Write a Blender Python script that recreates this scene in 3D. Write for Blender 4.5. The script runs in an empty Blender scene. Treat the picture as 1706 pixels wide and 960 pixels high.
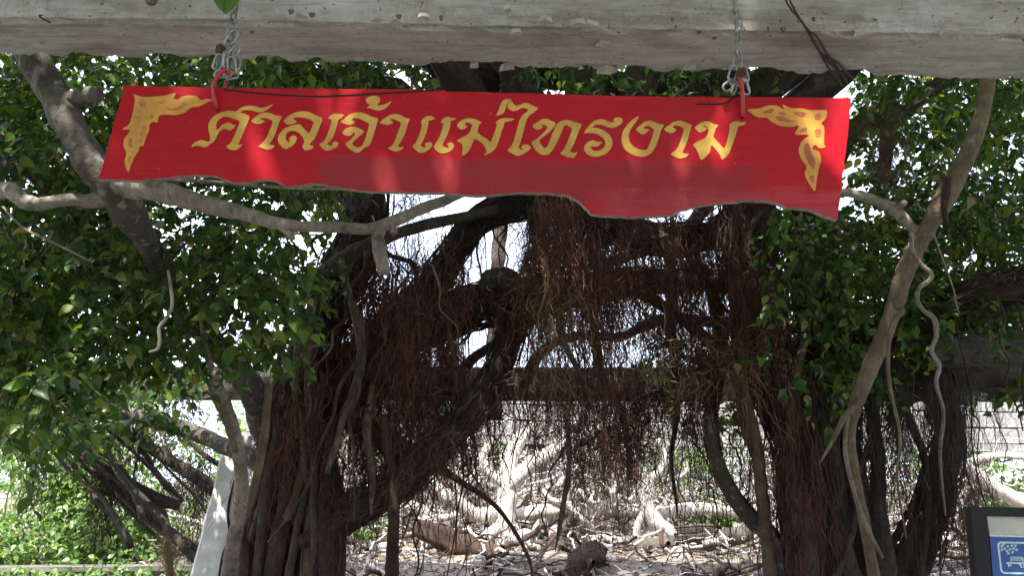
import bpy, bmesh, math, random
import numpy as np
from mathutils import Vector, Matrix, noise
from mathutils.geometry import tessellate_polygon

# ---------------------------------------------------------------- camera, sky, sun, exposure
S = bpy.context.scene
COL = S.collection
F = 1339.0                      # focal length in photo pixels (photo 1706 x 960)
PITCH = math.radians(13.4)
CAMZ = 1.5
cam = bpy.data.cameras.new('camera')
cam.sensor_width = 36.0
cam.lens = 36.0 * F / 1706.0
cam.clip_end = 500.0
cam_o = bpy.data.objects.new('camera', cam)
COL.objects.link(cam_o)
cam_o.location = (0, 0, CAMZ)
cam_o.rotation_euler = (math.pi / 2 + PITCH, 0, 0)
S.camera = cam_o

SUN_ELEV = math.radians(60)
SUN_AZ = math.radians(196)       # compass bearing of the sun seen from the camera, 0 = +Y (ahead), clockwise
sd = Vector((math.sin(SUN_AZ) * math.cos(SUN_ELEV), math.cos(SUN_AZ) * math.cos(SUN_ELEV), math.sin(SUN_ELEV)))
W = bpy.data.worlds.new('World')
S.world = W
W.use_nodes = True
wn = W.node_tree.nodes
sky = wn.new('ShaderNodeTexSky')
sky.sky_type = 'NISHITA'
sky.sun_disc = False
sky.sun_elevation = SUN_ELEV
sky.sun_rotation = SUN_AZ
sky.air_density = 1.0
sky.dust_density = 4.0
wt = wn.new('ShaderNodeTexCoord')
cn = wn.new('ShaderNodeTexNoise')
cn.inputs['Scale'].default_value = 3.0
cn.inputs['Detail'].default_value = 6
cr = wn.new('ShaderNodeMapRange')
cr.inputs[1].default_value, cr.inputs[2].default_value = 0.3, 0.6
cr.inputs[3].default_value, cr.inputs[4].default_value = 0.35, 0.9
cm = wn.new('ShaderNodeMix')
cm.data_type = 'RGBA'
cm.inputs[7].default_value = (6.9, 7.5, 9.2, 1)     # thin bright cloud
wl = W.node_tree.links
wl.new(wt.outputs['Generated'], cn.inputs['Vector'])
wl.new(cn.outputs['Fac'], cr.inputs[0])
wl.new(cr.outputs[0], cm.inputs[0])
wl.new(sky.outputs[0], cm.inputs[6])
wl.new(cm.outputs[2], wn['Background'].inputs[0])
wn['Background'].inputs[1].default_value = 0.15
sun = bpy.data.lights.new('sun', 'SUN')
sun.energy = 4.5
sun.angle = math.radians(0.53)
sun.color = (1.0, 0.96, 0.9)
sun_o = bpy.data.objects.new('sun', sun)
COL.objects.link(sun_o)
sun_o.rotation_euler = sd.to_track_quat('Z', 'Y').to_euler()
S.view_settings.view_transform = 'Standard'
S.view_settings.look = 'None'
S.view_settings.gamma = 1.0
S.view_settings.exposure = 1.72
S.render.engine = 'CYCLES'
S.cycles.max_bounces = 8
S.cycles.diffuse_bounces = 5
S.cycles.transmission_bounces = 6
S.cycles.transparent_max_bounces = 4
S.cycles.use_denoising = True
S.cycles.sample_clamp_indirect = 8.0

rng = np.random.default_rng(7)
random.seed(7)
CP, SP = math.cos(PITCH), math.sin(PITCH)


def at(px, py, y):
    """world point at distance y ahead of the camera on the ray of photo pixel (px, py)"""
    u = (px - 853.0) / F
    v = -(py - 480.0) / F
    s = y / (CP - v * SP)
    return Vector((u * s, y, CAMZ + (SP + v * CP) * s))


def mpp(py, y):
    """metres per photo pixel there"""
    v = -(py - 480.0) / F
    return y / (CP - v * SP) / F


def to_px(P):
    P = np.asarray(P, float)
    d = P - np.array([0, 0, CAMZ])
    w = d[..., 1] * CP + d[..., 2] * SP
    up = -d[..., 1] * SP + d[..., 2] * CP
    w = np.where(w < 0.05, 0.05, w)
    return 853 + F * d[..., 0] / w, 480 - F * up / w, w


# ---------------------------------------------------------------- materials
def new_mat(name):
    m = bpy.data.materials.new(name)
    m.use_nodes = True
    nt = m.node_tree
    return m, nt, nt.nodes, nt.links, nt.nodes['Principled BSDF']


def ramp(N, L, src, stops):
    r = N.new('ShaderNodeValToRGB')
    while len(r.color_ramp.elements) < len(stops):
        r.color_ramp.elements.new(0.5)
    for e, (p, c) in zip(r.color_ramp.elements, stops):
        e.position = p
        e.color = (*c, 1)
    L.new(src, r.inputs[0])
    return r.outputs[0]


def coords(N, L, scale=(1, 1, 1), rot=(0, 0, 0)):
    tc = N.new('ShaderNodeTexCoord')
    mp = N.new('ShaderNodeMapping')
    mp.inputs['Scale'].default_value = scale
    mp.inputs['Rotation'].default_value = rot
    L.new(tc.outputs['Object'], mp.inputs[0])
    return mp.outputs[0]


def noise_n(N, L, vec, scale, detail=6, rough=0.6):
    n = N.new('ShaderNodeTexNoise')
    n.inputs['Scale'].default_value = scale
    n.inputs['Detail'].default_value = detail
    n.inputs['Roughness'].default_value = rough
    L.new(vec, n.inputs['Vector'])
    return n.outputs['Fac']


def mixc(N, L, f, a, b, mode='MIX'):
    m = N.new('ShaderNodeMix')
    m.data_type = 'RGBA'
    m.blend_type = mode
    for sock, v in ((m.inputs[0], f), (m.inputs[6], a), (m.inputs[7], b)):
        if isinstance(v, (int, float)):
            sock.default_value = v
        elif isinstance(v, tuple):
            sock.default_value = (*v, 1)
        else:
            L.new(v, sock)
    return m.outputs[2]


def mth(N, L, op, a, b=None, clamp=False):
    m = N.new('ShaderNodeMath')
    m.operation = op
    m.use_clamp = clamp
    for i, v in enumerate((a, b)):
        if v is None:
            continue
        if isinstance(v, (int, float)):
            m.inputs[i].default_value = v
        else:
            L.new(v, m.inputs[i])
    return m.outputs[0]


def bump(N, L, B, h, strength, dist):
    b = N.new('ShaderNodeBump')
    b.inputs['Strength'].default_value = strength
    b.inputs['Distance'].default_value = dist
    L.new(h, b.inputs['Height'])
    L.new(b.outputs[0], B.inputs['Normal'])


def bark_mat(name, dark, mid, light, spots=None):
    m, nt, N, L, B = new_mat(name)
    v = coords(N, L)
    n1 = noise_n(N, L, v, 5.0, 6, 0.65)
    n2 = noise_n(N, L, coords(N, L, (1, 1, 0.35)), 60.0, 5, 0.7)
    s = mth(N, L, 'ADD', mth(N, L, 'MULTIPLY', n1, 0.6), mth(N, L, 'MULTIPLY', n2, 0.4))
    c = ramp(N, L, s, [(0.34, dark), (0.5, mid), (0.66, light)])
    if spots:
        n3 = noise_n(N, L, v, 22.0, 3, 0.5)
        k = ramp(N, L, n3, [(0.58, (0, 0, 0)), (0.66, (1, 1, 1))])
        c = mixc(N, L, mth(N, L, 'MULTIPLY', k, 0.7), c, spots)
    L.new(c, B.inputs['Base Color'])
    B.inputs['Roughness'].default_value = 0.85
    B.inputs['Specular IOR Level'].default_value = 0.25
    n4 = noise_n(N, L, v, 35.0, 8, 0.7)
    bump(N, L, B, mth(N, L, 'ADD', n2, n4), 0.7, 0.012)
    return m


def plain_mat(name, col, rough=0.6, var=0.25, scale=20.0, bmp=0.2, metal=0.0):
    m, nt, N, L, B = new_mat(name)
    v = coords(N, L)
    n = noise_n(N, L, v, scale, 6, 0.65)
    lo = tuple(max(0, x * (1 - var)) for x in col)
    hi = tuple(min(1, x * (1 + var)) for x in col)
    L.new(ramp(N, L, n, [(0.35, lo), (0.65, hi)]), B.inputs['Base Color'])
    B.inputs['Roughness'].default_value = rough
    B.inputs['Metallic'].default_value = metal
    if bmp:
        bump(N, L, B, n, bmp, 0.004)
    return m


def leaf_mat(name, stops, transl=0.4, rough=0.38):
    m, nt, N, L, B = new_mat(name)
    g = N.new('ShaderNodeNewGeometry')
    oi = N.new('ShaderNodeObjectInfo')
    r = mth(N, L, 'FRACT', mth(N, L, 'ADD', g.outputs['Random Per Island'], oi.outputs['Random']))
    c = ramp(N, L, r, stops)
    n = noise_n(N, L, coords(N, L), 40.0, 3, 0.5)
    c2 = mixc(N, L, mth(N, L, 'MULTIPLY', n, 0.35), c, (0.02, 0.04, 0.008), 'MIX')
    L.new(c2, B.inputs['Base Color'])
    B.inputs['Roughness'].default_value = rough
    B.inputs['Specular IOR Level'].default_value = 0.45
    t = N.new('ShaderNodeBsdfTranslucent')
    tc = mixc(N, L, 1.0, c, (1.5, 1.35, 0.5), 'MULTIPLY')
    L.new(tc, t.inputs[0])
    mx = N.new('ShaderNodeMixShader')
    mx.inputs[0].default_value = transl
    L.new(B.outputs[0], mx.inputs[1])
    L.new(t.outputs[0], mx.inputs[2])
    L.new(mx.outputs[0], N['Material Output'].inputs[0])
    return m


def concrete_mat(name, dark, mid, light, stain):
    m, nt, N, L, B = new_mat(name)
    v = coords(N, L)
    vs = coords(N, L, (1.0, 5.0, 5.0))
    a = noise_n(N, L, vs, 3.0, 8, 0.7)
    b = noise_n(N, L, v, 26.0, 8, 0.75)
    s = mth(N, L, 'ADD', mth(N, L, 'MULTIPLY', a, 0.65), mth(N, L, 'MULTIPLY', b, 0.35))
    c = ramp(N, L, s, [(0.34, dark), (0.47, mid), (0.64, light)])
    k = ramp(N, L, noise_n(N, L, coords(N, L, (1.0, 3.0, 3.0)), 2.2, 7, 0.7), [(0.48, (0, 0, 0)), (0.64, (1, 1, 1))])
    c = mixc(N, L, mth(N, L, 'MULTIPLY', k, 0.75), c, stain)
    st2 = ramp(N, L, noise_n(N, L, coords(N, L, (0.6, 9.0, 9.0)), 3.5, 8, 0.75), [(0.5, (0, 0, 0)), (0.62, (1, 1, 1))])
    c = mixc(N, L, mth(N, L, 'MULTIPLY', st2, 0.55), c, tuple(x * 0.8 for x in stain))
    vr = N.new('ShaderNodeTexVoronoi')
    vr.feature = 'DISTANCE_TO_EDGE'
    vr.inputs['Scale'].default_value = 2.6
    wv = N.new('ShaderNodeMix')
    wv.data_type = 'VECTOR'
    wv.inputs[0].default_value = 0.16
    nn = N.new('ShaderNodeTexNoise')
    nn.inputs['Scale'].default_value = 5.0
    nn.inputs['Detail'].default_value = 8
    L.new(v, nn.inputs['Vector'])
    L.new(v, wv.inputs[4])
    L.new(nn.outputs['Color'], wv.inputs[5])
    L.new(wv.outputs[1], vr.inputs['Vector'])
    ck = ramp(N, L, vr.outputs['Distance'], [(0.0, (0.35, 0.33, 0.3)), (0.008, (1, 1, 1))])
    c = mixc(N, L, 0.22, c, ck, 'MULTIPLY')
    pit = ramp(N, L, noise_n(N, L, v, 95.0, 2, 0.5), [(0.27, (0.25, 0.25, 0.25)), (0.34, (1, 1, 1))])
    c = mixc(N, L, 1.0, c, pit, 'MULTIPLY')
    L.new(c, B.inputs['Base Color'])
    B.inputs['Roughness'].default_value = 0.9
    B.inputs['Specular IOR Level'].default_value = 0.2
    bump(N, L, B, mth(N, L, 'ADD', b, noise_n(N, L, v, 90.0, 4, 0.6)), 0.5, 0.006)
    return m


M = {}
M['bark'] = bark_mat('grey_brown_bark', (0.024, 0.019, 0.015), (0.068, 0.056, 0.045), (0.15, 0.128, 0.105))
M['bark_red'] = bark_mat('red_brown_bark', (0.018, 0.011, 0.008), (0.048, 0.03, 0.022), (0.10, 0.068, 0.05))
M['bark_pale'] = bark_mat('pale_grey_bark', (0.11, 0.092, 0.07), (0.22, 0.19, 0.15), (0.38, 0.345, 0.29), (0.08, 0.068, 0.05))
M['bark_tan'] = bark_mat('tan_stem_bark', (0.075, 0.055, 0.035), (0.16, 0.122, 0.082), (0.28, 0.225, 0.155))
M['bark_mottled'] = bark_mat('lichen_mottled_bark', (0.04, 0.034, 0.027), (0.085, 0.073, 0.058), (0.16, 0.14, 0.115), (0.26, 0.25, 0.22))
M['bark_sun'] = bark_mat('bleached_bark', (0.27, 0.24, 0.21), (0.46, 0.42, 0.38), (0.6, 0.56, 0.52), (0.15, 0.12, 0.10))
M['root_red'] = plain_mat('red_brown_rootlets', (0.14, 0.058, 0.039), 0.8, 0.5, 9.0, 0)
M['root_dark'] = plain_mat('dark_rootlets', (0.045, 0.03, 0.024), 0.8, 0.4, 9.0, 0)
M['root_tan'] = plain_mat('tan_rootlets', (0.26, 0.17, 0.09), 0.7, 0.4, 9.0, 0)
M['cut_wood'] = plain_mat('cut_wood_end', (0.33, 0.27, 0.2), 0.85, 0.3, 60)
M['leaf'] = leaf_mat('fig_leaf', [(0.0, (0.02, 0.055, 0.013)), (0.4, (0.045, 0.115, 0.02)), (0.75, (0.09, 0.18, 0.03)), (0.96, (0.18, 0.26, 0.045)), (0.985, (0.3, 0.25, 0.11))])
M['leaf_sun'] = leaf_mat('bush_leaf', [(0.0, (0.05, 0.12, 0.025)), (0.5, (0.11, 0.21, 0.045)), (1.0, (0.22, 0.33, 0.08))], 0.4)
M['concrete'] = concrete_mat('weathered_concrete', (0.25, 0.235, 0.205), (0.40, 0.385, 0.35), (0.52, 0.505, 0.465), (0.23, 0.2, 0.155))
M['concrete_dark'] = concrete_mat('mossy_shaded_concrete', (0.035, 0.028, 0.024), (0.07, 0.057, 0.048), (0.11, 0.095, 0.08), (0.04, 0.03, 0.022))  # mossy tone, darkened further to carry the shade on the rear beam
M['concrete_sun'] = concrete_mat('grey_block_concrete', (0.16, 0.16, 0.15), (0.25, 0.25, 0.24), (0.34, 0.34, 0.33), (0.22, 0.2, 0.17))
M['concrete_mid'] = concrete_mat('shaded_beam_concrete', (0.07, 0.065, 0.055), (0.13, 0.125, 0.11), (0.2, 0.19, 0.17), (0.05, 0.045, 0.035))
M['flake'] = plain_mat('lifted_cement_flake', (0.4, 0.37, 0.325), 0.9, 0.2, 50)
M['chip'] = plain_mat('rough_dark_chip', (0.12, 0.105, 0.09), 0.95, 0.4, 80)
M['steel'] = plain_mat('galvanised_steel', (0.3, 0.3, 0.28), 0.42, 0.25, 60, 0.2, 0.85)
M['rust'] = plain_mat('rust', (0.09, 0.045, 0.03), 0.85, 0.5, 90, 0.6)
M['hook_red'] = plain_mat('red_painted_rod', (0.42, 0.035, 0.04), 0.45, 0.2, 40, 0.1)
M['gold'] = plain_mat('ochre_gold_paint', (0.54, 0.32, 0.055), 0.45, 0.22, 14, 0.1)
M['gold_edge'] = plain_mat('orange_gold_paint', (0.55, 0.27, 0.04), 0.45, 0.2, 18, 0.1)
M['flame_inner'] = plain_mat('brown_flame_shading', (0.44, 0.17, 0.045), 0.5, 0.35, 60, 0.1)
M['flame_red'] = plain_mat('red_brown_flame_shading', (0.40, 0.09, 0.035), 0.5, 0.3, 60, 0.1)
M['raw_wood'] = plain_mat('bare_board_edge', (0.24, 0.19, 0.15), 0.85, 0.4, 40, 0.4)
M['black_line'] = plain_mat('black_split', (0.015, 0.012, 0.01), 0.9, 0.3, 40, 0)
M['white_paint'] = plain_mat('flaking_white_paint', (0.74, 0.74, 0.71), 0.75, 0.2, 9, 0.4)
M['frame_black'] = plain_mat('dark_sign_frame', (0.007, 0.006, 0.006), 0.7, 0.3, 20, 0.2)
M['sign_white'] = plain_mat('dusty_white_panel', (0.52, 0.53, 0.46), 0.5, 0.1, 10, 0.05)
M['sign_blue'] = plain_mat('blue_panel', (0.012, 0.09, 0.32), 0.4, 0.12, 8, 0.05)
M['sign_print'] = plain_mat('pale_print', (0.6, 0.72, 0.78), 0.5, 0.08, 20, 0)
M['alu'] = plain_mat('bare_aluminium', (0.6, 0.6, 0.58), 0.35, 0.1, 40, 0.1, 0.8)
M['litter'] = leaf_mat('dry_leaf', [(0.0, (0.07, 0.045, 0.028)), (0.5, (0.18, 0.125, 0.08)), (0.85, (0.30, 0.23, 0.16)), (1.0, (0.5, 0.42, 0.32))], 0.15, 0.8)
M['single_leaf'] = leaf_mat('near_green_leaf', [(0.0, (0.09, 0.2, 0.035)), (1.0, (0.1, 0.22, 0.04))], 0.45, 0.4)


def ground_mat():
    m, nt, N, L, B = new_mat('dry_leafy_soil')
    v = coords(N, L)
    s = mth(N, L, 'ADD', mth(N, L, 'MULTIPLY', noise_n(N, L, v, 0.9, 8, 0.7), 0.5), mth(N, L, 'MULTIPLY', noise_n(N, L, v, 18, 6, 0.7), 0.5))
    L.new(ramp(N, L, s, [(0.35, (0.09, 0.07, 0.05)), (0.5, (0.18, 0.15, 0.115)), (0.65, (0.3, 0.265, 0.22))]), B.inputs['Base Color'])
    B.inputs['Roughness'].default_value = 0.95
    bump(N, L, B, noise_n(N, L, v, 30, 8, 0.7), 0.6, 0.03)
    return m


M['ground'] = ground_mat()

# ---------------------------------------------------------------- object helpers
BASE = {}


def tag(o, label, cat, group=None, kind=None):
    if label:
        o['label'] = label
    if cat:
        o['category'] = cat
    if group:
        o['group'] = group
    if kind:
        o['kind'] = kind
    return o


def thing(name, base, label, cat, group=None):
    o = bpy.data.objects.new(name, None)
    COL.objects.link(o)
    o.location = base
    o.empty_display_size = 0.1
    BASE[o.name] = Vector(base)
    return tag(o, label, cat, group)


def obj(name, V, faces, mat, parent=None, smooth=True, kind=None, base=None, loops=None):
    """mesh object from world-space verts; faces = list of lists or an (n,k) int array"""
    V = np.asarray(V, np.float64).reshape(-1, 3)
    if parent is not None:
        b = BASE[parent.name]
    else:
        b = Vector(base) if base is not None else Vector((0, 0, 0))
    V = V - np.array(b)
    me = bpy.data.meshes.new(name)
    if isinstance(faces, np.ndarray):
        n, k = faces.shape
        me.vertices.add(len(V))
        me.vertices.foreach_set('co', V.ravel())
        me.loops.add(n * k)
        me.loops.foreach_set('vertex_index', faces.ravel().astype(np.int32))
        me.polygons.add(n)
        me.polygons.foreach_set('loop_start', np.arange(0, n * k, k, dtype=np.int32))
        me.update(calc_edges=True)
    else:
        me.from_pydata([tuple(v) for v in V], [], faces)
        me.update()
    if smooth:
        me.polygons.foreach_set('use_smooth', np.ones(len(me.polygons), bool))
    mats = mat if isinstance(mat, (list, tuple)) else [mat]
    for m_ in mats:
        me.materials.append(M[m_])
    o = bpy.data.objects.new(name, me)
    COL.objects.link(o)
    if parent is not None:
        o.parent = parent
        BASE[o.name] = b
    else:
        o.location = b
        BASE[o.name] = b
    if kind:
        o['kind'] = kind
    return o


def mesh_obj(name, me, parent=None):
    o = bpy.data.objects.new(name, me)
    COL.objects.link(o)
    o.parent = parent
    return o


def catmull(pts, n):
    P = np.asarray(pts, float)
    if len(P) == 2:
        t = np.linspace(0, 1, n)[:, None]
        return P[0] * (1 - t) + P[1] * t
    Q = np.vstack([2 * P[0] - P[1], P, 2 * P[-1] - P[-2]])
    u = np.linspace(0, len(P) - 1 - 1e-9, n)
    i = u.astype(int)
    t = (u - i)[:, None]
    a, b, c, d = Q[i], Q[i + 1], Q[i + 2], Q[i + 3]
    return 0.5 * (2 * b + (c - a) * t + (2 * a - 5 * b + 4 * c - d) * t ** 2 + (3 * b - 3 * c + d - a) * t ** 3)


def tubes(P, R, sides, caps=False):
    """P (N,K,3), R (N,K) -> verts, quads"""
    P = np.asarray(P, float)
    N_, K, _ = P.shape
    T = np.gradient(P, axis=1)
    T /= np.linalg.norm(T, axis=2, keepdims=True) + 1e-9
    mean = P[:, -1] - P[:, 0]
    mean /= np.linalg.norm(mean, axis=1, keepdims=True) + 1e-9
    ref = np.where(np.abs(mean[:, 1:2]) > 0.75, np.array([[1.0, 0, 0]]), np.array([[0, 1.0, 0]]))[:, None, :]
    A = np.cross(T, ref)
    A /= np.linalg.norm(A, axis=2, keepdims=True) + 1e-9
    B = np.cross(T, A)
    ang = np.arange(sides) / sides * 2 * math.pi
    Rr = np.asarray(R, float)
    if Rr.ndim == 2:
        Rr = Rr[:, :, None].repeat(sides, 2)
    V = P[:, :, None, :] + Rr[..., None] * (np.cos(ang)[None, None, :, None] * A[:, :, None, :] + np.sin(ang)[None, None, :, None] * B[:, :, None, :])
    idx = np.arange(N_ * K * sides).reshape(N_, K, sides)
    a = idx[:, :-1, :]
    b = np.roll(idx, -1, 2)[:, :-1, :]
    c = np.roll(idx, -1, 2)[:, 1:, :]
    d = idx[:, 1:, :]
    return V.reshape(-1, 3), np.stack([a, b, c, d], -1).reshape(-1, 4)


def limb_geo(pts, rough=0.12, flute=0.1, sides=14, seg=0.045, wob=0.0, seed=0):
    """pts (x,y,z,r) world -> verts, faces, path"""
    pts = np.asarray(pts, float)
    L_ = np.linalg.norm(np.diff(pts[:, :3], axis=0), axis=1).sum()
    n = int(max(6, min(110, L_ / seg)))
    C = catmull(pts, n)
    P, R = C[:, :3], np.maximum(C[:, 3], 0.002)
    R = R * (1 + 0.10 * np.array([noise.noise((i * seg / max(R.mean(), 0.01) * 0.35, seed * 1.7, 2.0)) for i in range(n)]) + 0.16 * np.maximum(0, np.array([noise.noise((i * seg / max(R.mean(), 0.01) * 0.9, seed * 2.3, 7.0)) for i in range(n)]) - 0.28))
    r0 = float(R.mean())
    if wob:
        off = np.array([[noise.noise((i * seg * 2.2 + seed * 7.3, seed, k * 9.1)) for k in range(3)] for i in range(n)])
        P = P + off * wob * R[:, None]
    V, Fq = tubes(P[None], R[None], sides)
    V = V.reshape(n, sides, 3)
    fl = 1 + flute * np.array([[noise.noise((math.cos(2 * math.pi * s / sides) * 1.6, math.sin(2 * math.pi * s / sides) * 1.6 + seed * 3.1, i * seg * 1.3)) * 1.6 for s in range(sides)] for i in range(n)])
    fq = 1.2 / max(r0, 0.012)
    ro = np.array([[noise.noise((V[i, s] * fq * 0.7 + seed)) + 0.5 * noise.noise(V[i, s] * fq * 2.2) for s in range(sides)] for i in range(n)])
    V = P[:, None, :] + (V - P[:, None, :]) * (fl + rough * ro)[..., None]
    faces = [list(map(int, f)) for f in Fq]
    faces.append(list(range(sides))[::-1])
    faces.append([(n - 1) * sides + s for s in range(sides)])
    return V.reshape(-1, 3), faces, P, R


_seed = [0]


def limb(name, parent, px, mat='bark', rough=0.16, flute=0.1, sides=14, seg=0.045, wob=0.25):
    """px = [(px, py, y, rpx), ...] traced points with their own distances"""
    _seed[0] += 1
    W_ = []
    for (a, b, y, r) in px:
        p = at(a, b, y)
        W_.append((p.x, p.y, p.z, r * mpp(b, y)))
    V, Fc, P, R = limb_geo(W_, rough, flute, sides, seg, wob, _seed[0])
    o = obj(name, V, Fc, mat, parent)
    return o, P, R


# ---- leaves
LT = np.array([(0, 0, 0), (.45, 0, -.03), (.78, 0, -.06), (1.12, 0, -.16), (.15, .26, .06), (.45, .36, .08), (.78, .19, .0), (.15, -.26, .06), (.45, -.36, .08), (.78, -.19, .0)], float)
LQ = np.array([(0, 1, 5, 4), (1, 2, 6, 5), (0, 7, 8, 1), (1, 8, 9, 2)])
LTRI = np.array([(2, 3, 6), (2, 9, 3)])
LF4 = np.array([(0, 1, 5, 4), (1, 2, 6, 5), (2, 3, 6, 6), (0, 7, 8, 1), (1, 8, 9, 2), (2, 9, 3, 3)])
# small leaf of two folded quads for crowns overhead and far away
ST = np.array([(0, 0, 0), (1.05, 0, -.1), (.45, .34, .07), (.45, -.34, .07)], float)
SF = np.array([(0, 1, 2), (0, 3, 1)])


def norm(a):
    return a / (np.linalg.norm(a, axis=-1, keepdims=True) + 1e-9)


def leaf_frames(axis, nrm):
    a = norm(axis)
    n = norm(nrm - a * (a * nrm).sum(-1, keepdims=True))
    b = np.cross(n, a)
    return a, b, n


def leaves_mesh(name, pos, axis, nrm, size, mat, parent, simple=False, kind='stuff', base=None):
    a, b, n = leaf_frames(axis, nrm)
    T = ST if simple else LT
    V = pos[:, None, :] + size[:, None, None] * (T[None, :, 0:1] * a[:, None, :] + T[None, :, 1:2] * b[:, None, :] + T[None, :, 2:3] * n[:, None, :])
    k = len(T)
    off = (np.arange(len(pos)) * k)[:, None, None]
    if simple:
        Fc = (SF[None] + off).reshape(-1, 3)
    else:
        tri = np.concatenate([LQ[:, [0, 1, 2]], LQ[:, [0, 2, 3]], LTRI])
        Fc = (tri[None] + off).reshape(-1, 3)
    return obj(name, V.reshape(-1, 3), Fc, mat, parent, smooth=not simple, kind=kind, base=base)


def sprays(C, per, length, size, droop=0.5):
    """leaf sprays from spray origins C (n,3): returns pos, axis, nrm, size and twig paths"""
    n = len(C)
    d = rng.normal(size=(n, 3))
    d[:, 2] = d[:, 2] * 0.5 - droop
    d = norm(d)
    Ln = length * rng.uniform(0.6, 1.3, n)
    t = (np.arange(per) + 0.5) / per
    path = C[:, None, :] + d[:, None, :] * (Ln[:, None] * t)[..., None]
    path[:, :, 2] -= 0.25 * Ln[:, None] * t ** 2
    side = norm(np.cross(d, np.array([0, 0, 1.0]) + rng.normal(size=(n, 3)) * 0.3))
    sg = np.where(np.arange(per) % 2 == 0, 1.0, -1.0)
    ax = d[:, None, :] * 0.5 + side[:, None, :] * sg[None, :, None] * 0.9 + rng.normal(size=(n, per, 3)) * 0.35
    ax[:, :, 2] -= 0.55
    nr = np.array([0, -0.35, 0.9]) + rng.normal(size=(n, per, 3)) * 0.5
    sz = size * rng.uniform(0.45, 1.3, (n, per))
    pos = path + rng.normal(size=(n, per, 3)) * 0.006
    return pos.reshape(-1, 3), ax.reshape(-1, 3), nr.reshape(-1, 3), sz.reshape(-1), path


_leafme = []


def leaf_mesh_variants():
    if not _leafme:
        for k in range(3):
            me = bpy.data.meshes.new('leaf')
            V = LT.copy()
            V[:, 1] *= (0.9, 1.05, 1.15)[k]
            V[:, 2] *= (0.6, 1.3, 2.0)[k]
            me.from_pydata([tuple(v) for v in V], [], [(0, 1, 5, 4), (1, 2, 6, 5), (2, 3, 6), (0, 7, 8, 1), (1, 8, 9, 2), (2, 9, 3)])
            for p in me.polygons:
                p.use_smooth = True
            me.materials.append(M['leaf'])
            _leafme.append(me)
    return _leafme


def crown_leaves(parent, pos, ax, nr, sz, n_parts=300, mat='leaf', crown_name='crown', keep=None):
    """the largest-showing leaves in frame become leaf parts, the rest one crown mesh"""
    px, py, w = to_px(pos)
    show = sz / w
    hid = (px < 5) | (px > 1700) | (py < 120) | (py > 955)
    hid |= (px > 190) & (px < 1410) & (py < 320)
    show = np.where(hid, 0, show)
    order = np.argsort(-show)
    sel = order[:n_parts]
    rest = order[n_parts:]
    a, b, n = leaf_frames(ax[sel], nr[sel])
    mes = leaf_mesh_variants()
    bl = BASE[parent.name]
    for i, k in enumerate(sel):
        o = mesh_obj('leaf', mes[i % 3], parent)
        s = sz[k]
        p = Vector(pos[k]) - bl
        o.matrix_local = Matrix(((a[i][0] * s, b[i][0] * s, n[i][0] * s, p.x), (a[i][1] * s, b[i][1] * s, n[i][1] * s, p.y), (a[i][2] * s, b[i][2] * s, n[i][2] * s, p.z), (0, 0, 0, 1)))
    return leaves_mesh(crown_name, pos[rest], ax[rest], nr[rest], sz[rest], mat, parent)


def sample_px(n, x0, x1, y0, y1, d0, d1, holes=(), thr=-0.12, nscale=1.6, poly=None, seed=0.0):
    """points in a slab of space bounded by sight lines, thinned by 3D noise into clumps"""
    out = []
    tries = 0
    while len(out) < n and tries < n * 12:
        tries += 1
        a, b, y = random.uniform(x0, x1), random.uniform(y0, y1), random.uniform(d0, d1)
        if poly is not None and not poly(a, b):
            continue
        if any((a - h[0]) ** 2 + (b - h[1]) ** 2 < h[2] ** 2 for h in holes):
            continue
        p = at(a, b, y)
        if noise.noise(p * nscale + Vector((seed, seed * 2, 3.3))) < thr:
            continue
        out.append(p)
    return np.array(out)


# ---- hanging rootlets
def strands(tops, lens, r, wig=0.03, K=16, bend=0.5, sides=3, drift=None):
    n = len(tops)
    t = np.linspace(0, 1, K)
    steps = rng.normal(size=(n, K, 2))
    walk = np.cumsum(steps, 1) * wig / math.sqrt(K) * rng.uniform(0.5, 2.0, (n, 1, 1))
    ph = rng.uniform(0, 6.28, (n, 1))
    fr = rng.uniform(3, 9, (n, 1))
    fr = np.where(rng.random((n, 1)) < 0.25, fr * 2.5, fr)
    curl = np.sin(ph + fr * t[None]) - np.sin(ph)
    P = np.zeros((n, K, 3))
    P[:, :, 0] = tops[:, None, 0] + walk[:, :, 0] + curl * wig * 0.45 * rng.uniform(0.2, 1.4, (n, 1)) + rng.normal(size=(n, 1)) * bend * wig * t[None]
    P[:, :, 1] = tops[:, None, 1] + walk[:, :, 1] + np.roll(curl, 3, 0) * wig * 0.3
    P[:, :, 2] = tops[:, None, 2] - lens[:, None] * t[None]
    if drift is not None:
        P += drift[:, None, :] * t[None, :, None] ** 1.3
    R = (r * 0.85 * np.exp(rng.normal(size=n) * 0.55))[:, None] * (1 - 0.5 * t[None])
    return tubes(P, R, sides)


def curtain(name, parent, x0, x1, yt0, yt1, yb0, yb1, d0, d1, n, r=0.0018, mat='root_red', wig=0.05, clump=15, K=20):
    """rootlets hanging in clumps between two sight-line bounds"""
    nc = max(1, n // clump)
    cx = rng.uniform(x0, x1, nc)
    cd = rng.uniform(d0, d1, nc)
    ct = rng.uniform(yt0, yt1, nc)
    tops, lens = [], []
    for i in range(nc):
        cb = rng.uniform(yb0, yb1)
        sp = rng.uniform(2.0, 6.0)
        for k in range(clump):
            a = cx[i] + rng.normal() * sp
            y = cd[i] + rng.normal() * 0.04
            t_ = at(a, ct[i] + rng.normal() * 10, y)
            b_ = at(a, cb + rng.normal() * (yb1 - yb0) * 0.22, y)
            tops.append(t_)
            lens.append(max(0.05, t_.z - b_.z))
    V, Fq = strands(np.array(tops), np.array(lens), r, wig, K)
    return obj(name, V, Fq, mat, parent, kind='stuff')


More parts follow.
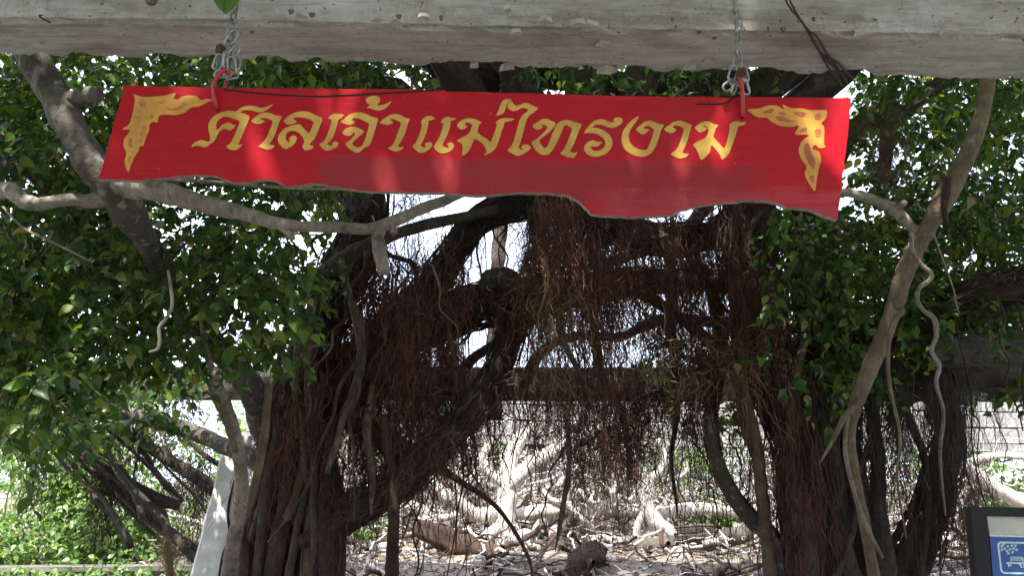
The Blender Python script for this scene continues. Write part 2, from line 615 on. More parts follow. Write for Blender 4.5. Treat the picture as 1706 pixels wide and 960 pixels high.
def frizz(name, parent, P, R, n, length=0.16, r=0.0012, mat='root_red', down=0.5, spread=0.6):
    """short tangled rootlets standing off a limb path"""
    i = rng.integers(0, len(P), n)
    d = norm(rng.normal(size=(n, 3)))
    st = P[i] + d * R[i][:, None] * 0.8
    K = 7
    dirv = d.copy() * spread
    dirv[:, 2] -= down
    dirv = norm(dirv)
    Ln = length * rng.uniform(0.4, 1.6, n)
    t = np.linspace(0, 1, K)
    Q = st[:, None, :] + dirv[:, None, :] * (Ln[:, None] * t)[..., None]
    Q += np.cumsum(rng.normal(size=(n, K, 3)), 1) * (Ln[:, None, None] * 0.09)
    Q[:, :, 2] -= (Ln[:, None] * 0.5) * t[None] ** 2
    V, Fq = tubes(Q, (r * rng.uniform(0.5, 1.5, n))[:, None] * (1.1 - 0.6 * t[None]), 3)
    return obj(name, V, Fq, mat, parent, kind='stuff')


def wrap_paths(P, R, n, r0, r1, K=26, span=(0.25, 0.8), out=1.0):
    n_p = len(P)
    T = norm(np.gradient(P, axis=0))
    ref = np.array([0, 1.0, 0]) if abs(T[:, 1]).mean() < 0.7 else np.array([1.0, 0, 0])
    A = norm(np.cross(T, ref))
    Bv = np.cross(T, A)
    PP, RR = [], []
    for _ in range(n):
        ln = random.uniform(*span)
        a0 = random.uniform(-0.05, 1 - ln)
        u = np.clip(np.linspace(a0, a0 + ln, K), 0, 1) * (n_p - 1)
        th = random.uniform(0, 6.283) + np.cumsum(rng.normal(size=K)) * 0.16 + np.linspace(0, random.uniform(-1.6, 1.6), K)
        ip = lambda X: np.stack([np.interp(u, np.arange(n_p), X[:, k]) for k in range(3)], -1)
        Rp = np.interp(u, np.arange(n_p), R)
        r = random.uniform(r0, r1)
        lift = (0.9 + 0.25 * out * np.abs(np.sin(np.linspace(0, random.uniform(2, 9), K))))[:, None]
        PP.append(ip(P) + (Rp[:, None] * lift + r * 0.4) * (np.cos(th)[:, None] * ip(A) + np.sin(th)[:, None] * ip(Bv)))
        RR.append(np.full(K, r) * (1 + 0.2 * rng.normal(size=K)).clip(0.6, 1.4))
    return np.array(PP), np.array(RR)


def wrap(parent, P, R, n_thick, n_thin, rk=1.0, mats=('bark_red', 'bark', 'bark')):
    PP, RR = wrap_paths(P, R, n_thick, 0.009 * rk, 0.026 * rk, K=44)
    for p_, r_ in zip(PP, RR):
        V, Fq = tubes(p_[None], r_[None], 7)
        obj('clinging_root', V, Fq, random.choice(mats), parent)
    PP, RR = wrap_paths(P, R, n_thin, 0.002 * rk, 0.006 * rk, K=26, out=2.2)
    V, Fq = tubes(PP, RR, 4)
    obj('clinging_rootlets', V, Fq, 'root_dark', parent, kind='stuff')


def root_poly(name, parent, px, mat='bark_red', **kw):
    kw.setdefault('sides', 8)
    kw.setdefault('rough', 0.08)
    kw.setdefault('wob', 0.8)
    px = [tuple(q) for q in px]
    px[0] = (*px[0][:3], px[0][3] * 0.6)
    px[-1] = (*px[-1][:3], px[-1][3] * (0.25 if px[-1][1] < 960 else 1))
    return limb(name, parent, px, mat, **kw)


def box_geo(c, s):
    x, y, z = s[0] / 2, s[1] / 2, s[2] / 2
    V = [(c[0] + a * x, c[1] + b * y, c[2] + d * z) for d in (-1, 1) for b in (-1, 1) for a in (-1, 1)]
    return V, [(0, 2, 3, 1), (4, 5, 7, 6), (0, 1, 5, 4), (2, 6, 7, 3), (1, 3, 7, 5), (0, 4, 6, 2)]


# ================================================================ SETTING
def gz(x, y):
    t = min(1.0, max(0.0, (y - 8.6) / 2.2))
    z = 0.52 * t * t * (3 - 2 * t) + 0.016 * min(14.0, max(0.0, y - 11))
    if 3 < y < 30 and abs(x) < 14:
        z += 0.10 * noise.noise((x * 0.5, y * 0.5, 0)) + 0.04 * noise.noise((x * 2, y * 2, 5))
    return z


# ground: one sheet to the horizon, gently uneven
gx = np.concatenate([np.linspace(-150, -14, 18), np.linspace(-13, 13, 90), np.linspace(14, 150, 18)])
gy = np.concatenate([np.linspace(-60, -4, 12), np.linspace(-3, 26, 100), np.linspace(27, 250, 24)])
GX, GY = np.meshgrid(gx, gy)
GZ = np.zeros_like(GX)
for i in range(GX.shape[0]):
    for j in range(GX.shape[1]):
        GZ[i, j] = gz(GX[i, j], GY[i, j])
V = np.stack([GX, GY, GZ], -1).reshape(-1, 3)
nxg = len(gx)
ii = np.arange(len(V)).reshape(len(gy), nxg)
Fg = np.stack([ii[:-1, :-1], ii[:-1, 1:], ii[1:, 1:], ii[1:, :-1]], -1).reshape(-1, 4)
g = obj('ground', V, Fg, 'ground')
g['kind'] = 'structure'
g['label'] = 'dry leafy soil under the banyan roots'

V, Fc = box_geo((0, -2.5, -0.1), (18, 12, 0.34))
pv = obj('bounce_slab', V, Fc, 'concrete', None, smooth=False)  # unseen slab, added to throw light up onto beam and signboard
pv['kind'] = 'structure'
pv['label'] = 'unseen pale concrete slab added under the signboard to bounce light up'

# ---------------------------------------------------------------- concrete beams
def beam(name, A0, A1, B0, B1, h, mat, label, chips=True, nx=420, ragged=0.006, seed=1.0, sag=0.0):
    """beam whose underside has front edge A0-A1 and rear edge B0-B1 (world), height h"""
    A0, A1, B0, B1 = map(np.array, (A0, A1, B0, B1))
    prof = []
    nu, nv = 14, 10
    for k in range(nv):                      # front face from the top down
        prof.append((0.0, 1 - k / nv))
    for k in range(nu):
        prof.append((k / nu, 0.0))
    for k in range(nv):
        prof.append((1.0, k / nv))
    for k in range(nu):
        prof.append((1 - k / nu, 1.0))
    m = len(prof)
    V = np.zeros((nx, m, 3))
    for i in range(nx):
        t = i / (nx - 1)
        a = A0 * (1 - t) + A1 * t
        b = B0 * (1 - t) + B1 * t
        for j, (u, v) in enumerate(prof):
            p = a * (1 - u) + b * u + np.array([0, 0, h * v])
            q = Vector(p)
            edge = (u in (0.0, 1.0) and v < 0.01) or (v == 0.0 and (u < 0.08 or u > 0.92)) or (u in (0.0, 1.0) and v < 0.11)
            n1 = noise.noise(q * 3.0 + Vector((seed, 0, 0)))
            n2 = noise.noise(q * 14.0 + Vector((0, seed, 0)))
            n3 = noise.noise(q * 45.0)
            amt = 0.004 * n1 + 0.003 * n2 + 0.001 * n3
            inward = np.array([0.0, 0.0, 0.0])
            if v == 0.0:
                inward[2] += amt
            else:
                inward[1] += amt if u == 0.0 else -amt
            if edge:
                e = ragged * (max(0, n2 + 0.15) * 2.2 + abs(n3) * 0.9)
                inward += np.array([0, e if u < 0.5 else -e, e * 0.8])
            V[i, j] = p + inward
    idx = np.arange(nx * m).reshape(nx, m)
    Fq = np.stack([idx[:-1], np.roll(idx, -1, 1)[:-1], np.roll(idx, -1, 1)[1:], idx[1:]], -1).reshape(-1, 4)
    Fl = [list(map(int, f)) for f in Fq] + [list(map(int, idx[0])), list(map(int, idx[-1][::-1]))]
    base = (A0 + B0 + A1 + B1) / 4
    t_ = thing(name, Vector(base), label, 'beam')
    obj('beam_body', V.reshape(-1, 3), Fl, mat, t_, smooth=False)
    return t_


NB_Z = 2.55


def on_z(px, py, z):
    p = at(px, py, 1.0)
    d = p - Vector((0, 0, CAMZ))
    return Vector((0, 0, CAMZ)) + d * ((z - CAMZ) / d.z)


near_beam = beam('concrete_beam', on_z(-220, 22, NB_Z), on_z(1930, 62, NB_Z), on_z(-220, 86, NB_Z), on_z(1930, 138, NB_Z), 0.24, 'concrete',
                 'pale weathered concrete beam across the top above the red signboard', ragged=0.009)
# lifted cement flakes and dark chips on the underside
flakes = [(985, 42, 17), (862, 52, 13), (962, 38, 14), (908, 32, 10), (845, 14, 8), (1005, 70, 14), (598, 96, 10), (845, 110, 12), (1010, 113, 15), (1150, 108, 12), (1180, 100, 9), (1445, 54, 18), (1580, 53, 16), (630, 30, 10), (705, 27, 12), (500, 22, 9), (660, 32, 9), (790, 107, 11), (1035, 110, 9), (925, 105, 10)]
for k, (a, b, s) in enumerate(flakes):
    p = on_z(a, b, NB_Z - 0.003)
    sc_ = s * mpp(b, p.y) * 1.3
    n_ = random.randint(5, 7)
    ring = [(math.cos(q / n_ * 6.283 + 0.3 * random.random()) * random.uniform(0.55, 1.1) * sc_, math.sin(q / n_ * 6.283) * random.uniform(0.35, 0.8) * sc_) for q in range(n_)]
    tl = random.uniform(-0.35, 0.35)
    Vb = [(p.x + x, p.y + y, p.z - 0.004 - abs(x) * 0.25 - tl * y * 0.4) for x, y in ring]
    Vt = [(p.x + x * 0.8, p.y + y * 0.8, p.z + 0.006) for x, y in ring]
    Fc = [list(range(n_))] + [[i, (i + 1) % n_, n_ + (i + 1) % n_, n_ + i][::-1] for i in range(n_)]
    obj('cement_flake', Vb + Vt, Fc, 'flake', near_beam, smooth=False)
for (a, b, s) in [(1305, 50, 8), (1165, 52, 6), (735, 30, 6), (665, 28, 6), (1190, 62, 5), (250, 3, 13), (420, 53, 4), (485, 20, 5), (520, 25, 6), (1578, 52, 4), (1280, 48, 4), (1355, 32, 4)]:
    p = on_z(a, b, NB_Z - 0.002)
    sc_ = s * mpp(b, p.y)
    n_ = 6
    ring = [(math.cos(q / n_ * 6.283) * random.uniform(0.6, 1.15) * sc_, math.sin(q / n_ * 6.283) * random.uniform(0.5, 1.0) * sc_) for q in range(n_)]
    Vb = [(p.x + x * 0.6, p.y + y * 0.6, p.z - 0.004) for x, y in ring]
    Vt = [(p.x + x, p.y + y, p.z + 0.005) for x, y in ring]
    Fc = [list(range(n_))] + [[i, (i + 1) % n_, n_ + (i + 1) % n_, n_ + i][::-1] for i in range(n_)]
    obj('stone_chip', Vb + Vt, Fc, 'chip', near_beam, smooth=False)

RB = 9.0
rear_beam = beam('concrete_beam', at(40, 664, RB), at(1800, 668, RB), at(40, 664, RB) + Vector((0, 0.25, 0)), at(1800, 668, RB) + Vector((0, 0.25, 0)), 0.36, 'concrete_dark',
                 'dark shaded concrete beam across the middle behind hanging rootlets', nx=200, ragged=0.02, seed=4.0)
side_beam = beam('concrete_beam', at(1556, 606, 5.4), at(1800, 604, 5.0), at(1556, 606, 5.4) + Vector((0.03, 0.22, 0)), at(1800, 604, 5.0) + Vector((0.03, 0.22, 0)), 0.19, 'concrete_mid',
                 'short grey concrete beam under the thick dark limb at right', nx=60, ragged=0.02, seed=9.0)

# ---------------------------------------------------------------- block parapet behind
PY = 14.0
par = thing('block_parapet', at(1100, 742, PY), 'long raised grey block parapet with ledge behind the hanging rootlets', 'parapet')
pz0 = at(900, 722, PY).z
x0p, x1p = at(440, 700, PY).x, at(1960, 700, PY).x
blk = []
for k in range(3):
    bm = bmesh.new()
    bmesh.ops.create_cube(bm, size=1.0)
    bmesh.ops.scale(bm, vec=(0.56, 0.22, 0.255), verts=bm.verts)
    bmesh.ops.bevel(bm, geom=bm.edges[:], offset=0.014, segments=1, affect='EDGES')
    for v in bm.verts:
        v.co += Vector([random.uniform(-0.006, 0.006) for _ in range(3)])
    me = bpy.data.meshes.new('block')
    bm.to_mesh(me)
    bm.free()
    me.materials.append(M['concrete_sun'])
    blk.append(me)
tilt = -0.0155
for r in range(3):
    x = x0p + (0.28 if r % 2 else 0)
    while x < x1p:
        o = mesh_obj('block', random.choice(blk), par)
        zz = pz0 + 0.14 + r * 0.272 + tilt * (x - x0p) * 1.0 + random.uniform(-0.008, 0.008)
        o.location = Vector((x, PY + 0.05 + r * 0.02 + random.uniform(-0.012, 0.012), zz)) - BASE[par.name]
        o.rotation_euler = (random.uniform(-.02, .02), -tilt * -1 * 0 + 0.0155, random.uniform(-.015, .015))
        x += 0.575
V, Fc = box_geo((0, 0, 0), (x1p - x0p + 0.6, 0.42, 0.12))
V = [((a + (x0p + x1p) / 2), b + PY, c + pz0 - 0.065 + tilt * (a + (x1p - x0p) / 2)) for a, b, c in V]
obj('ledge', V, Fc, 'concrete_sun', par, smooth=False)
V, Fc = box_geo((0, 0, 0), (x1p - x0p + 0.5, 0.12, 0.8))
V = [((a + (x0p + x1p) / 2), b + PY + 0.22, c + pz0 + 0.4 + tilt * (a + (x1p - x0p) / 2)) for a, b, c in V]
obj('mortar_core', V, Fc, 'concrete_dark', par, smooth=False)
for a in (455, 905, 1395, 1850):
    p = at(a, 740, PY + 0.1)
    V, Fc = box_geo((p.x, PY + 0.15, (pz0 - 0.25) / 2), (0.2, 0.2, pz0 - 0.1))
    obj('post', V, Fc, 'concrete_sun', par, smooth=False)

# low pale wall at the lower left
lw = thing('low_wall', at(120, 955, 9.5), 'low pale grey wall at the bottom left below the sunlit bush', 'wall')
p0, p1 = at(-60, 952, 9.5), at(345, 952, 9.7)
V, Fc = box_geo((0, 0, 0), (1, 1, 1))
V = [((p0.x + p1.x) / 2 + a * (p1.x - p0.x), 9.6 + b * 0.18 + a * 0.2, (p0.z - 0.15) / 2 + c * (p0.z + 0.15)) for a, b, c in V]
obj('wall_body', V, Fc, 'concrete_mid', lw, smooth=False)
V, Fc = box_geo((0, 0, 0), (1, 1, 1))
V = [((p0.x + p1.x) / 2 + a * (p1.x - p0.x + 0.1), 9.6 + b * 0.26 + a * 0.2, p0.z + 0.02 + c * 0.05) for a, b, c in V]
obj('coping', V, Fc, 'concrete_mid', lw, smooth=False)

# ================================================================ LEFT NEAR BANYAN
tl = thing('banyan_tree', Vector((-2.9, 3.6, 0)), 'near leafy banyan at left with a bare leaning limb and pale branch under the sign', 'tree')
YL = 3.0
limb('limb', tl, [(-10, -30, 2.65, 24), (48, 85, 2.75, 25), (85, 150, 2.75, 26), (120, 215, 2.75, 26), (150, 270, 2.80, 25), (187, 315, 2.85, 27), (215, 355, 2.95, 25), (248, 405, 3.20, 19), (290, 480, 3.90, 20), (345, 560, 4.70, 20), (420, 650, 5.60, 22), (455, 740, 5.95, 24)], 'bark_mottled', seg=0.03, sides=18)
limb('branch_stub', tl, [(100, 168, 2.75, 16), (125, 164, 2.73, 14), (148, 158, 2.70, 13), (161, 156, 2.68, 13)], 'bark_mottled', seg=0.02)
limb('limb', tl, [(-60, 330, 3.05, 13), (-10, 322, 2.95, 14), (15, 318, 2.90, 14), (35, 334, 2.85, 13), (65, 341, 2.85, 12), (110, 333, 2.85, 11), (155, 335, 2.85, 13), (185, 325, 2.85, 18)], 'bark_pale', seg=0.02)
limb('limb', tl, [(175, 300, 2.85, 22), (215, 308, 2.81, 22), (260, 315, 2.75, 20), (310, 331, 2.70, 17), (360, 346, 2.65, 15), (420, 362, 2.63, 12), (480, 376, 2.61, 10), (560, 379, 2.60, 9.5), (620, 381, 2.60, 10), (650, 372, 2.60, 10), (700, 350, 2.61, 9), (735, 336, 2.62, 8), (780, 318, 2.65, 7), (850, 300, 2.70, 6)], 'bark_pale', seg=0.018, sides=16)
limb('branch_stub', tl, [(636, 376, 2.60, 10), (629, 395, 2.59, 11), (632, 420, 2.58, 11), (640, 454, 2.57, 10)], 'bark_pale', seg=0.012)
limb('twig', tl, [(455, 368, 2.62, 7), (478, 384, 2.61, 6), (488, 398, 2.60, 5)], 'bark_pale', seg=0.015, sides=8)
limb('twig', tl, [(645, 372, 2.60, 4), (655, 375, 2.58, 4), (658, 388, 2.57, 3)], 'bark_pale', seg=0.015, sides=8)
limb('twig', tl, [(255, 300, 2.85, 3.5), (330, 301, 2.80, 3.5), (420, 309, 2.75, 3), (500, 314, 2.75, 3), (580, 316, 2.75, 2.5)], 'bark_pale', seg=0.03, sides=8)
limb('twig', tl, [(5, 345, 2.85, 2), (40, 380, 2.75, 2), (90, 405, 2.70, 2), (150, 435, 2.65, 1.6)], 'bark_tan', seg=0.03, sides=6)
limb('aerial_root', tl, [(280, 450, 2.9, 2.5), (285, 480, 2.9, 2.8), (287, 510, 2.9, 3), (277, 530, 2.9, 3), (265, 546, 2.9, 3), (266, 568, 2.9, 3), (262, 582, 2.9, 2.6), (249, 587, 2.9, 2)], 'bark_pale', seg=0.015, sides=8, wob=0.3)
limb('aerial_root', tl, [(338, 470, 3.6, 4), (336, 540, 3.6, 4), (345, 590, 3.7, 5), (362, 640, 3.8, 8), (385, 700, 4.0, 10), (400, 770, 4.2, 11), (402, 840, 4.4, 11), (388, 910, 4.6, 12), (380, 985, 4.8, 14)], 'bark_pale', seg=0.03, sides=12)
limb('aerial_root', tl, [(360, 610, 3.7, 4), (352, 650, 3.7, 4.5), (375, 700, 3.9, 5), (392, 750, 4.1, 5)], 'bark_tan', seg=0.03, sides=8)
limb('aerial_root', tl, [(448, 640, 4.4, 6), (440, 720, 4.4, 7), (425, 800, 4.5, 7), (412, 850, 4.6, 7), (404, 872, 4.6, 6)], 'bark_tan', seg=0.03, sides=8)
limb('limb', tl, [(-80, 180, 3.6, 10), (-20, 260, 3.6, 9), (60, 300, 3.6, 8), (140, 400, 3.7, 7), (200, 470, 3.7, 6)], 'bark', seg=0.04, sides=8)


def left_poly(a, b):
    if a < 205 and b < 300:
        return True
    lim = 660 if a < 130 else 620
    if a > 330:
        lim = 600
    if a > 500 and b > 470:
        return False
    if a > 470 and b < 440 and b > 330:
        return False
    return b < lim


H_L = [(120, 125, 22), (245, 110, 20), (190, 130, 14), (125, 498, 14), (300, 370, 22), (270, 385, 14), (60, 275, 8), (180, 360, 12), (125, 545, 12), (290, 500, 12), (540, 370, 50)]
Pn = sample_px(1250, -120, 540, 60, 680, 3.2, 4.4, H_L, -0.10, 2.2, left_poly, 1.0)
a1 = sprays(Pn, 8, 0.22, 0.056)
Pf = sample_px(2600, -160, 560, 60, 690, 4.4, 5.5, H_L, -0.16, 1.4, left_poly, 5.0)
a2 = sprays(Pf, 8, 0.26, 0.064)
Ph = sample_px(70, -60, 130, 600, 730, 2.9, 4.5, (), -0.3, 2.0, None, 2.0)
a3 = sprays(Ph, 8, 0.22, 0.058)
allp = [np.concatenate([q[i] for q in (a1, a2, a3)]) for i in range(4)]
crown_leaves(tl, *allp, n_parts=300)
tw = np.concatenate([a1[4], a2[4], a3[4]])
V, Fq = tubes(tw, np.full(tw.shape[:2], 0.0024), 3)
obj('twigs', V, Fq, 'bark', tl, kind='stuff')

# ================================================================ CENTRAL BANYAN
tc_ = thing('banyan_tree', at(480, 985, 6.0) * 1.0, 'big multi-stemmed banyan in the middle draped with red-brown rootlets', 'tree')
C_ = {}
C_['t1'] = limb('trunk', tc_, [(430, 1010, 6.0, 30), (440, 930, 6.0, 26), (455, 850, 6.0, 24), (470, 760, 6.05, 24), (488, 690, 6.1, 25), (520, 620, 6.1, 26), (540, 540, 6.1, 30), (570, 470, 6.1, 32), (600, 400, 6.15, 32), (612, 300, 6.2, 30), (600, 190, 6.3, 28), (585, 80, 6.4, 26)], 'bark_red', flute=0.25, sides=20)
C_['t2'] = limb('trunk', tc_, [(536, 1010, 5.9, 26), (530, 920, 5.9, 24), (525, 830, 5.9, 22), (528, 760, 5.9, 20), (545, 690, 5.95, 24), (580, 630, 6.0, 24), (630, 585, 6.0, 24), (700, 550, 6.0, 26), (770, 520, 6.0, 28), (830, 505, 6.0, 28), (900, 496, 6.0, 24), (1000, 482, 6.0, 22), (1110, 468, 6.05, 19), (1235, 470, 6.1, 18)], 'bark_red', flute=0.22, sides=20)
C_['arch'] = limb('limb', tc_, [(545, 640, 6.1, 20), (590, 590, 6.1, 22), (650, 545, 6.15, 20), (715, 480, 6.2, 20), (755, 420, 6.2, 18), (795, 370, 6.25, 16), (850, 343, 6.3, 20), (920, 340, 6.3, 20), (1000, 370, 6.3, 22), (1090, 400, 6.3, 20), (1180, 390, 6.4, 22), (1260, 330, 6.5, 22)], 'bark_red', flute=0.22, sides=18)
C_['diag'] = limb('limb', tc_, [(510, 900, 5.75, 24), (560, 868, 5.7, 23), (630, 828, 5.65, 24), (690, 785, 5.6, 23), (735, 735, 5.6, 22), (785, 690, 5.65, 20), (822, 630, 5.75, 19), (850, 560, 5.85, 22), (875, 505, 5.95, 22)], 'bark_red', flute=0.2, sides=18)
C_['l5'] = limb('limb', tc_, [(540, 560, 5.9, 10), (520, 480, 5.9, 12), (560, 440, 5.85, 13), (600, 415, 5.8, 12), (650, 395, 5.8, 10), (720, 372, 5.9, 9), (830, 350, 6.0, 8)], 'bark', sides=12)
C_['top'] = limb('limb', tc_, [(560, 330, 6.4, 18), (680, 240, 6.5, 24), (760, 150, 6.6, 28), (850, 110, 6.7, 26), (960, 120, 6.8, 22), (1060, 150, 6.8, 22), (1160, 120, 6.9, 20)], 'bark_red', flute=0.2, sides=14)
C_['top2'] = limb('limb', tc_, [(700, 90, 6.2, 18), (770, 130, 6.2, 20), (860, 150, 6.3, 22), (900, 210, 6.4, 22), (915, 300, 6.4, 20), (890, 350, 6.3, 18)], 'bark_red', flute=0.2, sides=14)
limb('limb', tc_, [(690, 800, 5.6, 14), (640, 745, 5.8, 14), (600, 715, 5.9, 14), (560, 690, 6.0, 14)], 'bark', sides=12)
limb('limb', tc_, [(1150, 420, 6.2, 12), (1190, 500, 6.2, 11), (1200, 600, 6.2, 11), (1185, 700, 6.2, 12), (1195, 770, 6.1, 13), (1235, 845, 6.0, 14), (1285, 895, 5.9, 15), (1320, 985, 5.8, 18)], 'bark', sides=12)
for pts in [
    [(870, 640, 6.6, 9), (900, 590, 6.7, 9), (960, 560, 6.8, 8), (1040, 560, 6.9, 8), (1120, 530, 7.0, 9), (1230, 540, 7.0, 10)],
    [(700, 690, 6.6, 10), (760, 640, 6.7, 10), (800, 590, 6.8, 9), (850, 560, 6.9, 9), (900, 520, 6.9, 8)],
    [(980, 380, 6.8, 10), (1010, 450, 6.8, 10), (1090, 500, 6.8, 10), (1170, 560, 6.8, 10), (1250, 640, 6.7, 12)],
    [(1100, 380, 6.9, 9), (1120, 460, 6.9, 9), (1115, 560, 6.9, 9), (1130, 660, 6.8, 6), (1120, 760, 6.7, 4), (1128, 860, 6.7, 2)],
    [(560, 640, 6.6, 12), (610, 700, 6.6, 12), (680, 750, 6.6, 11), (760, 800, 6.6, 6), (830, 850, 6.6, 4), (880, 930, 6.6, 3), (890, 1000, 6.6, 3)],
    [(930, 330, 6.7, 8), (950, 420, 6.7, 8), (985, 520, 6.7, 8), (1000, 620, 6.7, 7), (1040, 700, 6.7, 6), (1050, 800, 6.7, 5)],
    [(1180, 340, 7.0, 12), (1130, 400, 7.0, 10), (1040, 430, 7.0, 9), (950, 440, 7.0, 8)],
]:
    limb('limb', tc_, pts, random.choice(['bark', 'bark_red']), sides=10, wob=0.8)
limb('knot', tc_, [(800, 482, 5.9, 8), (812, 472, 5.88, 18), (830, 468, 5.86, 21), (848, 470, 5.86, 17), (866, 486, 5.9, 10)], 'bark_mottled', seg=0.012, sides=16, flute=0.5, rough=0.3)
# single stems of the trunk bundle
for (pts, m_) in [
    ([(520, 470, 5.75, 5), (515, 560, 5.7, 7), (514, 660, 5.7, 8), (517, 760, 5.7, 8), (515, 860, 5.7, 9), (508, 985, 5.7, 12)], 'bark_tan'),
    ([(505, 500, 5.7, 4), (497, 560, 5.7, 5), (492, 660, 5.65, 5), (496, 730, 5.65, 5)], 'bark_tan'),
    ([(470, 690, 5.7, 10), (452, 770, 5.7, 8), (440, 850, 5.7, 9), (430, 985, 5.7, 10)], 'bark'),
    ([(490, 700, 5.75, 12), (480, 790, 5.7, 14), (470, 880, 5.7, 15), (455, 985, 5.7, 17)], 'bark_red'),
    ([(545, 720, 5.7, 12), (540, 810, 5.65, 14), (540, 900, 5.65, 14), (545, 985, 5.65, 16)], 'bark_red'),
    ([(400, 880, 5.7, 10), (405, 930, 5.7, 12), (400, 990, 5.7, 13)], 'bark_red'),
    ([(570, 430, 5.6, 4), (585, 500, 5.55, 5), (596, 560, 5.5, 5), (598, 610, 5.5, 5.5), (585, 660, 5.5, 6), (570, 700, 5.5, 6), (562, 740, 5.5, 6), (545, 790, 5.5, 5)], 'bark_tan'),
    ([(1232, 640, 5.9, 8), (1240, 700, 5.9, 9), (1262, 770, 5.85, 10), (1272, 850, 5.8, 10), (1295, 985, 5.8, 12)], 'bark_tan'),
]:
    limb('stem', tc_, pts, m_, sides=10, seg=0.04, wob=0.4)
def slim_stems(parent, n, xt, xb, yt, d, rr, mats):
    for i in range(n):
        a, b = random.uniform(*xt), random.uniform(*xb)
        y0 = random.uniform(*yt)
        dd = random.uniform(*d)
        r = random.uniform(*rr)
        pts = []
        for k in range(7):
            t = k / 6
            pts.append((a + (b - a) * t ** 1.2 + random.uniform(-7, 7), y0 + (990 - y0) * t, dd + 0.1 * t, r * (0.55 + 0.6 * t)))
        limb('stem', parent, pts, random.choice(mats), sides=9, seg=0.05, wob=0.9, flute=0.2)


slim_stems(tc_, 16, (455, 560), (385, 575), (560, 760), (5.5, 6.3), (4, 12), ['bark', 'bark_red', 'bark', 'bark_tan'])
for i in range(16):
    x0_, y0_ = random.uniform(500, 760), random.uniform(380, 620)
    x1_, y1_ = x0_ + random.uniform(-150, 120), y0_ + random.uniform(120, 330)
    dd = random.uniform(5.3, 6.0)
    r = random.uniform(1.6, 4.0)
    limb('stem', tc_, [(x0_ + (x1_ - x0_) * t + random.uniform(-14, 14), y0_ + (y1_ - y0_) * t, dd, r * (1.1 - 0.6 * t)) for t in np.linspace(0, 1, 7)], random.choice(['bark_tan', 'bark', 'bark_red']), sides=7, seg=0.04, wob=2.0)
# aerial roots of all sizes, each its own part
ar = [
    [(470, 640, 5.5, 3), (485, 620, 5.5, 3), (520, 580, 5.5, 3), (560, 575, 5.5, 2.5)],
    [(600, 415, 5.4, 4), (575, 470, 5.4, 4.5), (600, 530, 5.4, 4.5), (605, 600, 5.4, 4.5), (590, 650, 5.4, 5), (565, 690, 5.4, 5)],
    [(815, 520, 5.7, 3), (840, 510, 5.65, 4), (825, 540, 5.6, 4), (850, 570, 5.6, 3)],
    [(910, 490, 5.5, 4), (930, 530, 5.45, 5), (945, 580, 5.4, 5), (975, 640, 5.4, 4), (990, 700, 5.4, 3)],
    [(745, 540, 5.7, 5), (758, 600, 5.7, 5), (760, 660, 5.7, 5)],
    [(620, 360, 5.6, 3), (640, 420, 5.55, 4), (690, 440, 5.5, 4), (692, 475, 5.5, 2.5)],
    [(560, 330, 5.8, 5), (600, 350, 5.7, 6), (620, 310, 5.7, 5), (625, 260, 5.8, 5)],
    [(530, 430, 5.7, 3), (520, 400, 5.7, 3), (560, 380, 5.7, 3), (620, 340, 5.7, 3)],
    [(640, 690, 5.5, 8), (645, 740, 5.5, 9), (655, 800, 5.5, 9), (655, 900, 5.5, 10), (650, 985, 5.5, 12)],
    [(620, 640, 5.5, 6), (612, 720, 5.5, 7), (620, 800, 5.5, 6), (618, 860, 5.5, 6)],
    [(955, 640, 5.6, 3), (945, 700, 5.6, 4), (948, 780, 5.6, 4), (935, 860, 5.6, 4), (925, 920, 5.6, 4)],
]
for p_ in ar:
    root_poly('aerial_root', tc_, p_, random.choice(['bark_red', 'bark', 'bark_tan']), seg=0.03)
def hang_roots(parent, paths, n, lo, hi, mats):
    """single roots that leave a limb and hang"""
    for i in range(n):
        P, R = random.choice(paths)
        k = random.randint(1, len(P) - 2)
        p = Vector(P[k]) + Vector((random.uniform(-1, 1) * R[k], -R[k] * random.uniform(0.6, 1.0), -R[k] * 0.4))
        ln = min(random.uniform(lo, hi), p.z - 0.05)
        r = random.uniform(0.003, 0.010)
        dx, dy = random.uniform(-.12, .12), random.uniform(-.15, .05)
        pts = []
        for q in range(7):
            t = q / 6
            pts.append((p.x + dx * t + random.uniform(-.05, .05), p.y + dy * t + random.uniform(-.03, .03), p.z - ln * t, r * (1.05 - 0.6 * t)))
        V, Fc, _, _ = limb_geo(pts, 0.1, 0.1, 6, 0.03, 3.0, i + 100)
        obj('aerial_root', V, Fc, random.choice(mats), parent)


hang_roots(tc_, [C_[k][1:] for k in ('t2', 't2', 'arch', 'arch', 'diag', 'top', 'top2')], 90, 0.35, 1.6, ['bark_red', 'bark_red', 'bark'])

